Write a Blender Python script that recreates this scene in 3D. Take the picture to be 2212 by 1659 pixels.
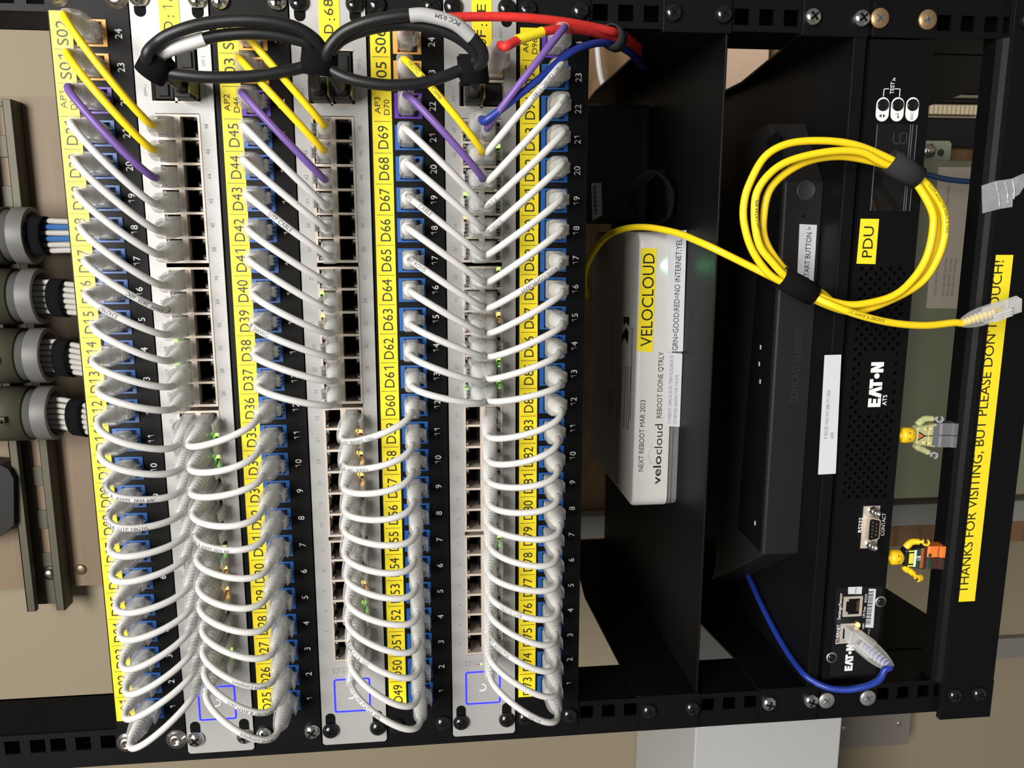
import bpy, bmesh, math, random
from mathutils import Vector, Matrix, Quaternion
random.seed(7)
for o in list(bpy.data.objects): bpy.data.objects.remove(o)
C = bpy.context.scene.collection
scene = bpy.context.scene
ZT = 1.70                      # height of the rack's top unit above the floor (m); all builders below work in millimetres
# ------------------------------------------------------------------ camera (the phone was held sideways)
RM = [Vector((0.0010234, -0.10752823, -0.99420151)), Vector((-0.98348496, -0.18004592, 0.01846057)), Vector((-0.18098696, 0.97776334, -0.10593665))]
CAM = Vector((100.098, -513.946, -208.384)); FOC = 1750.0
cd = bpy.data.cameras.new('camera'); cam = bpy.data.objects.new('camera', cd); C.objects.link(cam)
m = Matrix.Identity(4)
for i in range(3):
    m[i][0] = RM[0][i]; m[i][1] = -RM[1][i]; m[i][2] = -RM[2][i]
m.translation = Vector((CAM.x*.001, CAM.y*.001, ZT+CAM.z*.001))
cam.matrix_world = m
cd.sensor_width = 36; cd.sensor_fit = 'HORIZONTAL'; cd.lens = FOC/2212*36; cd.clip_start = .01
scene.camera = cam
# ------------------------------------------------------------------ light
w = bpy.data.worlds.new('room_light'); scene.world = w; w.use_nodes = True
w.node_tree.nodes['Background'].inputs[0].default_value = (1.0, .96, .9, 1); w.node_tree.nodes['Background'].inputs[1].default_value = .14
def area(name, loc, target, sx, sy, power, col):
    l = bpy.data.lights.new(name, 'AREA'); l.shape = 'RECTANGLE'; l.size = sx; l.size_y = sy; l.energy = power; l.color = col
    o = bpy.data.objects.new(name, l); C.objects.link(o); o.location = loc
    o.rotation_euler = (Vector(target)-Vector(loc)).to_track_quat('-Z', 'Y').to_euler(); return o
area('overhead_light', (.25, -1.85, ZT+1.02), (.05, 0, ZT-.30), 1.2, .85, 78, (1, .97, .92))
area('overhead_light', (.50, -.85, ZT+.70), (.15, 0, ZT-.03), .35, .35, 7, (1, .98, .94))  # extra close lamp, added for the hot spot at the rack's top right
scene.view_settings.view_transform = 'Standard'; scene.view_settings.look = 'None'
scene.view_settings.exposure = 0.0; scene.view_settings.gamma = 1.0; scene.view_settings.use_curve_mapping = False
# ------------------------------------------------------------------ projection helpers (measurements -> places)
def ray(u, v): return (RM[0]*((u-1106)/FOC) + RM[1]*((v-829.5)/FOC) + RM[2])
def P(u, v, y=0.0):
    d = ray(u, v); return CAM + d*((y-CAM.y)/d.y)
def PX(u, v, x):
    d = ray(u, v); return CAM + d*((x-CAM.x)/d.x)
# ------------------------------------------------------------------ materials
MATS = {}
def mat(name, col, rough=.5, metal=0.0, spec=.5, noise=0.0, nscale=60, emit=None, estr=0, bump=0.0, bscale=300, coat=0.0):
    if name in MATS: return MATS[name]
    m = bpy.data.materials.new(name); m.use_nodes = True; nt = m.node_tree; b = nt.nodes['Principled BSDF']
    b.inputs['Base Color'].default_value = (*col, 1); b.inputs['Roughness'].default_value = rough; b.inputs['Metallic'].default_value = metal
    b.inputs['Specular IOR Level'].default_value = spec; b.inputs['Coat Weight'].default_value = coat
    tc = nt.nodes.new('ShaderNodeTexCoord')
    if noise:
        n = nt.nodes.new('ShaderNodeTexNoise'); n.inputs['Scale'].default_value = nscale; n.inputs['Detail'].default_value = 5
        nt.links.new(tc.outputs['Object'], n.inputs['Vector'])
        r = nt.nodes.new('ShaderNodeMix'); r.data_type = 'RGBA'
        r.inputs['A'].default_value = (*[c*(1-noise) for c in col], 1); r.inputs['B'].default_value = (*[min(1, c*(1+noise)) for c in col], 1)
        nt.links.new(n.outputs['Fac'], r.inputs['Factor']); nt.links.new(r.outputs['Result'], b.inputs['Base Color'])
    if bump:
        n2 = nt.nodes.new('ShaderNodeTexNoise'); n2.inputs['Scale'].default_value = bscale; n2.inputs['Detail'].default_value = 3
        nt.links.new(tc.outputs['Object'], n2.inputs['Vector'])
        bp = nt.nodes.new('ShaderNodeBump'); bp.inputs['Strength'].default_value = bump; bp.inputs['Distance'].default_value = .001
        nt.links.new(n2.outputs['Fac'], bp.inputs['Height']); nt.links.new(bp.outputs['Normal'], b.inputs['Normal'])
    if emit: b.inputs['Emission Color'].default_value = (*emit, 1); b.inputs['Emission Strength'].default_value = estr
    MATS[name] = m; return m
def clear(name, tint, lo, hi, base):
    m = bpy.data.materials.new(name); m.use_nodes = True; nt = m.node_tree; b = nt.nodes['Principled BSDF']; out = nt.nodes['Material Output']
    b.inputs['Base Color'].default_value = (*base, 1); b.inputs['Roughness'].default_value = .12; b.inputs['Specular IOR Level'].default_value = 1.0
    t = nt.nodes.new('ShaderNodeBsdfTransparent'); t.inputs[0].default_value = (*tint, 1)
    lw = nt.nodes.new('ShaderNodeLayerWeight'); lw.inputs[0].default_value = .5
    mr = nt.nodes.new('ShaderNodeMapRange'); mr.inputs['To Min'].default_value = lo; mr.inputs['To Max'].default_value = hi
    nt.links.new(lw.outputs['Facing'], mr.inputs['Value'])
    mx = nt.nodes.new('ShaderNodeMixShader'); nt.links.new(mr.outputs[0], mx.inputs[0])
    nt.links.new(t.outputs[0], mx.inputs[1]); nt.links.new(b.outputs[0], mx.inputs[2]); nt.links.new(mx.outputs[0], out.inputs[0])
    MATS[name] = m; return m
def wood(name, a, b_, stretch, scale):
    m = bpy.data.materials.new(name); m.use_nodes = True; nt = m.node_tree; b = nt.nodes['Principled BSDF']; b.inputs['Roughness'].default_value = .6
    tc = nt.nodes.new('ShaderNodeTexCoord'); mp = nt.nodes.new('ShaderNodeMapping'); mp.inputs['Scale'].default_value = stretch
    n = nt.nodes.new('ShaderNodeTexNoise'); n.inputs['Scale'].default_value = scale; n.inputs['Detail'].default_value = 8; n.inputs['Distortion'].default_value = .8
    r = nt.nodes.new('ShaderNodeValToRGB'); r.color_ramp.elements[0].color = (*a, 1); r.color_ramp.elements[1].color = (*b_, 1)
    r.color_ramp.elements[0].position = .3; r.color_ramp.elements[1].position = .7
    nt.links.new(tc.outputs['Object'], mp.inputs[0]); nt.links.new(mp.outputs[0], n.inputs['Vector']); nt.links.new(n.outputs['Fac'], r.inputs[0]); nt.links.new(r.outputs[0], b.inputs['Base Color'])
    MATS[name] = m; return m
black = mat('black powder coat', (.0035, .0035, .004), .48, spec=.14, bump=.06, bscale=900, noise=.25, nscale=25)
blackd = mat('black steel', (.0035, .0036, .0045), .42, spec=.14)
glossk = mat('glossy black plastic', (.006, .006, .007), .08, spec=.6)
plastk = mat('matte black plastic', (.013, .0125, .013), .5, spec=.25, bump=.15, bscale=1500)
dark = mat('dark inside', (.004, .004, .004), .8, spec=.1)
velcro = mat('black hook and loop', (.006, .006, .0075), .95, spec=.1, bump=.9, bscale=1800)
gvelcro = mat('grey hook and loop', (.035, .035, .038), .95, spec=.1, bump=.9, bscale=1800)
silver = mat('silver aluminium', (.41, .405, .40), .42, metal=.25, spec=.5, noise=.05, nscale=800, bump=.05, bscale=1500)
nickel = mat('nickel cage', (.60, .52, .44), .36, metal=.35, noise=.15, nscale=90)
chrome = mat('zinc plated screw', (.75, .75, .74), .16, metal=1.0)
steel = mat('stainless screw', (.58, .53, .50), .3, metal=1.0)
bronze = mat('bronze zinc screw', (.42, .27, .14), .4, metal=.7)
greyscrew = mat('grey zinc screw', (.50, .50, .50), .35, metal=.8)
bscrew = mat('black oxide screw', (.010, .010, .011), .2, metal=.3, spec=.8)
yel = mat('yellow label tape', (.86, .70, .022), .42, spec=.4, noise=.04, nscale=40)
wlab = mat('white label tape', (.60, .61, .66), .45)
ink = mat('black ink', (.008, .008, .008), .5)
gink = mat('grey ink', (.20, .20, .21), .6)
wink = mat('white ink', (.80, .80, .82), .5)
kblue = mat('blue keystone plastic', (.008, .088, .33), .4)
kviolet = mat('violet keystone plastic', (.11, .035, .36), .4)
korange = mat('orange keystone plastic', (.80, .40, .07), .4)
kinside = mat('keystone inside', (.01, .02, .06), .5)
cwhite = mat('white cable jacket', (.57, .565, .555), .42, spec=.45)
cyellow = mat('yellow cable jacket', (.90, .64, .012), .42, spec=.45)
cpurple = mat('purple cable jacket', (.15, .08, .31), .45, spec=.45)
cblue = mat('blue cable jacket', (.012, .035, .27), .4, spec=.45)
cred = mat('red cable jacket', (.62, .03, .025), .5, spec=.4, bump=.3, bscale=200)
cblack = mat('black cable jacket', (.009, .009, .0105), .45, spec=.4)
clearm = clear('clear boot plastic', (.97, .97, .97), .05, .50, (.88, .88, .88))
clearw = clear('frosted rib plastic', (.95, .95, .95), .30, .86, (.90, .90, .89))
clearr = clear('clear rib plastic', (.93, .93, .93), .24, .85, (.88, .88, .87))
ledg = mat('green light', (.1, .6, .05), .3, emit=(.25, 1, .06), estr=6)
ledo = mat('amber light', (.8, .4, .05), .3, emit=(1, .5, .06), estr=8)
ledw = mat('green white light', (.7, 1, .85), .3, emit=(.16, 1, .42), estr=22)
ledoff = mat('unlit light pipe', (.35, .35, .36), .3)
blueglow = mat('blue lit outline', (.02, .02, .6), .3, emit=(.01, .012, 1), estr=3.2)
wallm = mat('beige wall paint', (.265, .224, .155), .7, spec=.2, noise=.05, nscale=3, bump=.08, bscale=200)
plym = wood('birch plywood', (.165, .112, .068), (.21, .15, .092), (1.2, 1, 14), 3)
plyend = wood('brown board', (.12, .06, .024), (.27, .16, .075), (2, 1, 9), 6)
galv = mat('galvanised channel', (.078, .072, .048), .55, metal=.3, noise=.25, nscale=14)
conduitm = mat('grey conduit', (.16, .165, .163), .4, spec=.4, noise=.08, nscale=30)
greybox = mat('grey painted box', (.44, .45, .45), .5, noise=.05, nscale=8)
greyplate = mat('taupe plate', (.17, .15, .135), .55)
olive = mat('sage green enamel', (.27, .285, .19), .45, noise=.04, nscale=6)
olivel = mat('sage green tab', (.33, .37, .26), .45)
paper = mat('paper', (.68, .60, .50), .8)
beige = mat('ivory plastic', (.66, .55, .38), .5)
whitep = mat('white plastic', (.58, .57, .55), .38, noise=.02, nscale=300)
greyp = mat('grey plastic base', (.16, .16, .165), .45)
tapem = mat('silver duct tape', (.42, .43, .46), .3, metal=.4, noise=.35, nscale=90, bump=1.0, bscale=160)
tancard = mat('tan board', (.60, .43, .31), .7, noise=.1, nscale=120)
gold = mat('gold contacts', (.85, .55, .15), .25, metal=.9)
ty = mat('yellow toy plastic', (.90, .56, .012), .28); tgreen = mat('olive green toy plastic', (.40, .42, .20), .35)
tgrey = mat('dark bluish grey toy plastic', (.14, .14, .155), .4); tlgrey = mat('light grey toy plastic', (.30, .30, .32), .35)
tblack = mat('black toy plastic', (.008, .008, .009), .3); torange = mat('orange toy plastic', (.86, .20, .03), .35)
tbrown = mat('brown toy plastic', (.05, .022, .018), .35); tlime = mat('lime print', (.72, .70, .06), .4); tdgreen = mat('dark green print', (.012, .06, .03), .4)
trust = mat('rust print', (.36, .09, .035), .4); ttan = mat('tan print', (.80, .58, .25), .4)
# ------------------------------------------------------------------ text outlines
TXT = {}
def prep(strings):
    objs = []
    for s in strings:
        bold = s.startswith('*'); cu = bpy.data.curves.new('t', 'FONT'); cu.body = (s[1:] if bold else s).replace('1', '\U0001D7E3')   # a figure one with its flag
        cu.size = 1.0; cu.fill_mode = 'FRONT'; cu.resolution_u = 3
        if bold: cu.offset = .009
        o = bpy.data.objects.new('t', cu); C.objects.link(o); objs.append((s, o, cu))
    dg = bpy.context.evaluated_depsgraph_get(); dg.update()
    for s, o, cu in objs:
        me = bpy.data.meshes.new_from_object(o.evaluated_get(dg))
        vs = [(v.co.x, v.co.y) for v in me.vertices]; fs = [tuple(p.vertices) for p in me.polygons]
        if vs:
            x0 = min(a for a, _ in vs); x1 = max(a for a, _ in vs); y0 = min(b for _, b in vs); y1 = max(b for _, b in vs)
        else: x0 = x1 = y0 = y1 = 0
        TXT[s] = (vs, fs, x0, x1, y0, y1); bpy.data.meshes.remove(me)
    for s, o, cu in objs: bpy.data.objects.remove(o); bpy.data.curves.remove(cu)
def T(s):
    if s not in TXT: prep([s])
    return TXT[s]
CAP = .729                      # cap height of the built-in face per unit size
# ------------------------------------------------------------------ mesh builder (millimetres, x right, y into the rack, d downwards)
class MB:
    def __init__(s): s.v = []; s.f = []; s.m = []; s.sm = []; s.mats = []
    def mi(s, m):
        if m not in s.mats: s.mats.append(m)
        return s.mats.index(m)
    def add(s, vs, fs, m, smooth=False):
        k = len(s.v); s.v += [tuple(a) for a in vs]; i = s.mi(m)
        for f in fs: s.f.append(tuple(k+q for q in f)); s.m.append(i); s.sm.append(smooth)
    def box(s, x0, x1, y0, y1, d0, d1, m):
        vs = [(x, y, -d) for x in (x0, x1) for y in (y0, y1) for d in (d1, d0)]
        s.add(vs, [(0, 1, 3, 2), (4, 6, 7, 5), (0, 4, 5, 1), (2, 3, 7, 6), (0, 2, 6, 4), (1, 5, 7, 3)], m)
    def prism(s, poly, y0, y1, m, plane='xd', smooth=False):      # poly: list of 2-D points, extruded along the third axis
        if plane == 'xd': g = lambda p, t: (p[0], t, -p[1])
        elif plane == 'yd': g = lambda p, t: (t, p[0], -p[1])
        else: g = lambda p, t: (p[0], p[1], -t)
        n = len(poly); vs = [g(p, y0) for p in poly]+[g(p, y1) for p in poly]
        s.add(vs, [tuple(range(n)), tuple(range(2*n-1, n-1, -1))], m)
        s.add(vs, [(i, i+n, (i+1) % n+n, (i+1) % n) for i in range(n)], m, smooth)
    def loft(s, rings, m, smooth=True, caps=True):
        n = len(rings[0]); vs = [p for r in rings for p in r]; fs = []
        for k in range(len(rings)-1):
            for i in range(n): fs.append((k*n+i, k*n+(i+1) % n, (k+1)*n+(i+1) % n, (k+1)*n+i))
        s.add(vs, fs, m, smooth)
        if caps:
            s.add(rings[0], [tuple(range(n-1, -1, -1))], m); s.add(rings[-1], [tuple(range(n))], m)
    def tube(s, path, r, m, n=10, caps=True, closed=False):
        path = [Vector(p) for p in path]; fr = frames(path, closed)
        rr = r if isinstance(r, list) else [r]*len(path)
        rings = []
        for (p, t, a, b), q in zip(fr, rr): rings.append([p+(a*math.cos(2*math.pi*i/n)+b*math.sin(2*math.pi*i/n))*q for i in range(n)])
        if closed: rings.append(rings[0]); caps = False
        s.loft(rings, m, True, caps)
    def cyl(s, p0, p1, r, m, n=20, r1=None): s.tube([p0, p1], [r, r if r1 is None else r1], m, n)
    def rev(s, o, axis, prof, m, n=20):                            # prof: list of (distance along axis, radius)
        o = Vector(o); ax = Vector(axis).normalized(); a = ax.orthogonal().normalized(); b = ax.cross(a); rings = []
        for t, r in prof: rings.append([o+ax*t+(a*math.cos(2*math.pi*i/n)+b*math.sin(2*math.pi*i/n))*r for i in range(n)])
        s.loft(rings, m)
    def text(s, txt, x, d, h, m, y=-.12, align='c', width=None, bold=False, size=None):   # h: cap height in mm; centred in d; reads along +x
        vs, fs, x0, x1, y0, y1 = T(('*' if bold else '')+txt); k = h/CAP; kx = k if width is None else width/max(1e-6, x1-x0)
        ox = {'c': (x0+x1)/2, 'l': x0, 'r': x1}[align]
        s.add([(x+(a-ox)*kx, y, -d+(b-CAP/2)*k) for a, b in vs], fs, m)
    def textpx(s, txt, p0, p1, yy, h, m, bold=False, dy=.12):      # text from measured left end to right end on the plane y=yy
        a = P(*p0, yy); b = P(*p1, yy); s.text(txt, (a.x+b.x)/2, -(a.z+b.z)/2, h, m, yy-dy, 'c', b.x-a.x, bold)
    def poly(s, pts, y, m): s.add([(x, y, -d) for x, d in pts], [tuple(range(len(pts)))], m)
    def build(s, name, parent=None, loc=(0, 0, 0), world=True, bevel=0, seg=2, subdiv=0):
        me = bpy.data.meshes.new(name); o = bpy.data.objects.new(name, me); C.objects.link(o)
        po = Vector(parent.get('_o', (0, 0, 0))) if parent else Vector((0, 0, 0))
        off = Vector(loc) if parent is None else po+Vector(loc)
        if not world: off = Vector((0, 0, 0))
        me.from_pydata([((a-off.x)*.001, (b-off.y)*.001, (c-off.z)*.001) for a, b, c in s.v], [], s.f)
        for q in s.mats: me.materials.append(q)
        me.polygons.foreach_set('material_index', s.m); me.polygons.foreach_set('use_smooth', s.sm); me.update()
        bm = bmesh.new(); bm.from_mesh(me); bmesh.ops.recalc_face_normals(bm, faces=bm.faces) if len(bm.faces) > 5 else None; bm.to_mesh(me); bm.free()
        if parent: o.parent = parent; o.location = Vector(loc)*.001
        else: o.location = (loc[0]*.001, loc[1]*.001, ZT+loc[2]*.001)
        o['_o'] = tuple(off)
        if bevel:
            b = o.modifiers.new('bevel', 'BEVEL'); b.width = bevel*.001; b.segments = seg; b.limit_method = 'ANGLE'; b.angle_limit = .7
        if subdiv:
            q = o.modifiers.new('sub', 'SUBSURF'); q.levels = subdiv; q.render_levels = subdiv
        return o
def frames(path, closed=False):
    n = len(path); ts = []
    for i in range(n):
        if closed: t = path[(i+1) % n]-path[i-1]
        else: t = path[min(i+1, n-1)]-path[max(i-1, 0)]
        ts.append(t.normalized())
    a = ts[0].orthogonal().normalized(); out = []
    for i in range(n):
        a = (a-ts[i]*a.dot(ts[i])).normalized(); out.append((path[i], ts[i], a, ts[i].cross(a)))
    return out
def bez(a, b, c, d, n=24): return [a*(1-t)**3+b*3*t*(1-t)**2+c*3*t*t*(1-t)+d*t**3 for t in [i/n for i in range(n+1)]]
def spline(pts, n=8, closed=False):
    pts = [Vector(p) for p in pts]; out = []; k = len(pts)
    g = (lambda i: pts[i % k]) if closed else (lambda i: pts[max(0, min(k-1, i))])
    for i in range(k if closed else k-1):
        p0, p1, p2, p3 = g(i-1), g(i), g(i+1), g(i+2)
        for j in range(n):
            t = j/n; out.append(((p1*2)+(p2-p0)*t+(p0*2-p1*5+p2*4-p3)*t*t+(-p0+p1*3-p2*3+p3)*t**3)*.5)
    if not closed: out.append(pts[-1])
    return out
def rrect(hx, hz, r, n=4, cx=0, cz=0):
    out = []
    for sx, sz, a0 in ((1, 1, 0), (-1, 1, 90), (-1, -1, 180), (1, -1, 270)):
        for i in range(n+1):
            a = math.radians(a0+90*i/n); out.append((cx+sx*(hx-r)+r*math.cos(a), cz+sz*(hz-r)+r*math.sin(a)))
    return out
def circ(r, n=20, cx=0, cd_=0, a0=0): return [(cx+r*math.cos(a0+2*math.pi*i/n), cd_+r*math.sin(a0+2*math.pi*i/n)) for i in range(n)]
def tag(o, label, cat, group=None):
    o['label'] = label; o['category'] = cat
    if group: o['group'] = group
    return o
def thing(name, label, cat, loc, group=None):                     # an Empty at the thing's base that parents its parts
    o = bpy.data.objects.new(name, None); C.objects.link(o); o.location = (loc[0]*.001, loc[1]*.001, ZT+loc[2]*.001)
    o.empty_display_size = .01; o['_o'] = tuple(loc); return tag(o, label, cat, group)
def struct(o): o['kind'] = 'structure'; return o
def dup(o, parent, loc, rot=None):                                 # a copy of a part and of its own pieces
    c = o.copy(); C.objects.link(c); c.parent = parent; c.location = Vector(loc)*.001
    if rot is not None: c.rotation_mode = 'QUATERNION'; c.rotation_quaternion = rot
    for ch in o.children:
        g = ch.copy(); C.objects.link(g); g.parent = c; g.matrix_parent_inverse = ch.matrix_parent_inverse
    return c
FINE = {}
def fine(txt):                                                     # the same outlines cut into narrow bands so they can bend
    if txt in FINE: return FINE[txt]
    vs, fs, x0, x1, y0, y1 = T(txt); bm = bmesh.new(); bv = [bm.verts.new((a, q, 0)) for a, q in vs]
    for f in fs:
        try: bm.faces.new([bv[i] for i in f])
        except ValueError: pass
    for i in range(1, 6): bmesh.ops.bisect_plane(bm, geom=bm.verts[:]+bm.edges[:]+bm.faces[:], plane_co=(0, CAP*i/6, 0), plane_no=(0, 1, 0))
    bm.verts.index_update(); FINE[txt] = ([(v.co.x, v.co.y) for v in bm.verts], [tuple(v.index for v in f.verts) for f in bm.faces], x0, x1, y0, y1); bm.free(); return FINE[txt]
def printing(path, r, s, txt, h, m, start, flip=False, name='printing', parent=None, out=Vector((0, -1, 0))):   # ink lettering wrapped on a cable
    path = [Vector(p) for p in path]; L = [0]
    for i in range(1, len(path)): L.append(L[-1]+(path[i]-path[i-1]).length)
    if flip: path = path[::-1]; tot = L[-1]; L = [tot-q for q in L[::-1]]
    vs, fs, x0, x1, y0, y1 = fine(txt); k = h/CAP; b = MB(); pv = []
    for a, q in vs:
        sl = start+(a-x0)*k
        i = 1
        while i < len(L)-1 and L[i] < sl: i += 1
        f = (sl-L[i-1])/max(1e-6, L[i]-L[i-1]); p = path[i-1].lerp(path[i], f)
        t0 = (path[i]-path[i-2 if i > 1 else i-1]).normalized(); t1 = (path[min(i+1, len(path)-1)]-path[i-1]).normalized(); t = t0.lerp(t1, min(1, max(0, f))).normalized()
        nrm = (out-t*out.dot(t)).normalized(); bi = nrm.cross(t)
        ang = (q-CAP/2)*k/r
        pv.append(p+(nrm*math.cos(ang)+bi*math.sin(ang))*(r+.08))
    b.add(pv, fs, m); return b.build(name, parent)
# ------------------------------------------------------------------ the room behind the rack
b = MB(); b.box(-1600, 1600, 434, 480, -900, 1690, wallm); struct(b.build('wall_back'))
b = MB(); b.box(-1600, 1600, -1700, 434, 1690, 1710, mat('grey floor', (.25, .24, .22), .6)); struct(b.build('floor'))
b = MB(); b.box(-300, 240, 415, 433.8, -560, 330, plym); tag(b.build('plywood_board', None), 'pale plywood backboard on the wall behind the clamped conduits', 'board')
b = MB(); b.box(-294, 330, 416, 433.8, 340, 1250, plyend); tag(b.build('plywood_board', None), 'brown knotty backboard on the wall behind the shelves and green cabinet', 'board')

# ------------------------------------------------------------------ rack
U = 44.45
rack = thing('equipment_rack', 'black steel open equipment rack holding switches, patch panels and shelves', 'rack', (0, 0, -640))
def upright(sg):
    b = MB(); xs = sorted((sg*224, sg*250)); h0, h1 = sorted((sg*227.8, sg*237.3))
    holes = []
    for k in range(-6, 15):
        for off in (6.35, 22.225, 38.1):
            if k*U+off < 612: holes.append(k*U+off)
    d = -262
    for hd in holes:
        b.box(xs[0], xs[1], 0, 2, d, hd-4.75, black)
        b.box(xs[0], h0, 0, 2, hd-4.75, hd+4.75, black); b.box(h1, xs[1], 0, 2, hd-4.75, hd+4.75, black); d = hd+4.75
    b.box(xs[0], xs[1], 0, 2, d, 619, black)
    for x in (sg*224, sg*248.5):
        a, c = sorted((x, x+sg*1.5)); b.box(a, c, 1.5, 46, -262, 619, black)
    b.box(xs[0], xs[1], 44, 46, -262, 619, black)
    return b.build('upright', rack)
upright(1); upright(-1)
b = MB()
prof = [(1, 577), (14, 577), (14, 579), (2, 579.5), (-2.6, 584.5), (-2.6, 621), (14, 621), (14, 623.5), (-4, 623.5), (-5, 622.5), (-5, 585), (-4.3, 582), (-2.4, 579)]
b.prism(prof, -224, 224, black, 'yd')
b.box(-254, -223.9, -5, -2.6, 583, 623.5, black); b.box(223.9, 254, -5, -2.6, 583, 623.5, black)
b.box(-254, -223.9, -2.6, 0, 583, 623.5, black); b.box(223.9, 254, -2.6, 0, 583, 623.5, black)
bar = b.build('crossbar', rack, bevel=.8)
def ptape(txts, corners, yy, h, parent, name='label_tape', m=yel, im=ink, th=.25):
    pass
b = MB(); b.box(-160, 87.3, -5.3, -5, 588, 600.3, yel)
b.textpx('THANKS FOR VISITING, BUT PLEASE DON\'T TOUCH!', (2080, 1281), (2156, 563), -5.3, 7.4, ink)
b.build('label_tape', rack)
def bracket(pts, x, t=1.6):
    b = MB(); b.prism([(q.y, -q.z) for q in pts], x, x+t, black, 'yd'); return b
a1 = PX(1908, 1265, -222); a2 = PX(2012, 1330, -222)
bb = bracket([Vector((0, 46, -536)), Vector((0, a1.y+120, -536)), a1+Vector((0, 60, 6)), a2, Vector((0, 46, -640))], -224.5, 1.2); bb.build('side_gusset', rack)
a1 = PX(2000, 231, 223.5); a2 = PX(2135, 185, 223.5)
bb = bracket([Vector((0, 46, -536)), Vector((0, a1.y+60, -536)), a1+(a1-a2)*.6, a2, Vector((0, 46, -619))], 223.5, 1.2); bb.build('side_gusset', rack)
# screw shapes shared by all gear
def screw_mesh(kind):
    b = MB(); m = {'black': bscrew, 'chrome': chrome, 'steel': steel, 'bronze': bronze, 'grey': greyscrew}[kind]
    if kind in ('bronze', 'grey'): b.rev((0, 0, 0), (0, -1, 0), [(-1, 4), (0, 6.0), (1.0, 6.1), (1.6, 5.7), (1.7, 0.01)], m, 24)
    elif kind == 'steel': b.rev((0, 0, 0), (0, -1, 0), [(-1, 5), (0, 6.8), (.5, 6.8), (.6, 4.8), (2.2, 4.6), (3.2, 3.4), (3.3, 2.2), (1.8, 2.0), (1.8, .01)], m, 24)
    else: b.rev((0, 0, 0), (0, -1, 0), [(-1, 5), (0, 5.6), (1.4, 5.5), (2.9, 4.5), (3.8, 2.9), (4.1, 1.4), (4.15, .01)], m, 24)
    if kind != 'steel':                                            # cross recess as four short bars
        top = 4.05 if kind in ('black', 'chrome') else 1.75
        rm = dark if kind in ('black', 'chrome') else mat('screw recess', (.35, .42, .48), .25, metal=.9)
        for q in range(2):
            an = .5+q*math.pi/2; dx, dz = math.cos(an), math.sin(an)
            l = 3.1; w_ = .65; ys = -top if kind in ('bronze', 'grey') else -3.2
            pts = [(l*dx-w_*dz, -l*dz-w_*dx), (l*dx+w_*dz, -l*dz+w_*dx), (-l*dx+w_*dz, l*dz+w_*dx), (-l*dx-w_*dz, l*dz-w_*dx)]
            b.prism(pts, -top-.12, ys+.6, rm)
    return b
SCREW = {}
def screw(kind, parent, x, d, y=-1.6):
    po = Vector(parent['_o'])
    if kind not in SCREW:
        o = screw_mesh(kind).build('screw', parent, world=False); SCREW[kind] = o
    else: o = SCREW[kind].copy(); C.objects.link(o); o.parent = parent
    o.location = (Vector((x, y, -d))-po)*.001; o.rotation_euler = (0, random.uniform(0, 6.28), 0); return o
for x in (-234, 234):
    for d in (586.5+6, 586.5+25): screw('black', rack, x, d, -5)
# ------------------------------------------------------------------ patch panels
JX = lambda n: 18.3166*(n-12.5)+2.09
allt = [str(i) for i in range(1, 49)]+['D%02d' % i for i in range(1, 97)]
prep(allt)
KEY = {}
def keystone(colour, parent, x, d):
    po = Vector(parent['_o']); m = {'blue': kblue, 'violet': kviolet, 'orange': korange}[colour]
    if colour not in KEY:
        b = MB(); ox0, ox1, oz0, oz1 = -6.2, 6.2, -5.2, 6.0
        b.box(-7.3, 7.3, -2.6, 8, -8.3, -5.6, m); b.box(-7.3, 7.3, -2.6, 8, 6.0, 8.3, m)
        b.box(-7.3, -6.2, -2.6, 8, -5.6, 6.0, m); b.box(6.2, 7.3, -2.6, 8, -5.6, 6.0, m)
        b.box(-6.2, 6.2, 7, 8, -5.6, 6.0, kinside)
        b.text('CAT.6', 0, -7, 1.6, m, -2.75, width=8, bold=True)
        o = b.build('keystone_jack', parent, world=False, bevel=.25, seg=1); KEY[colour] = o
    else: o = KEY[colour].copy(); C.objects.link(o); o.parent = parent
    o.location = (Vector((x, 0, -d))-po)*.001; return o
names = {0: 'first', 1: 'second', 2: 'third', 3: 'fourth'}
panels = []
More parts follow.
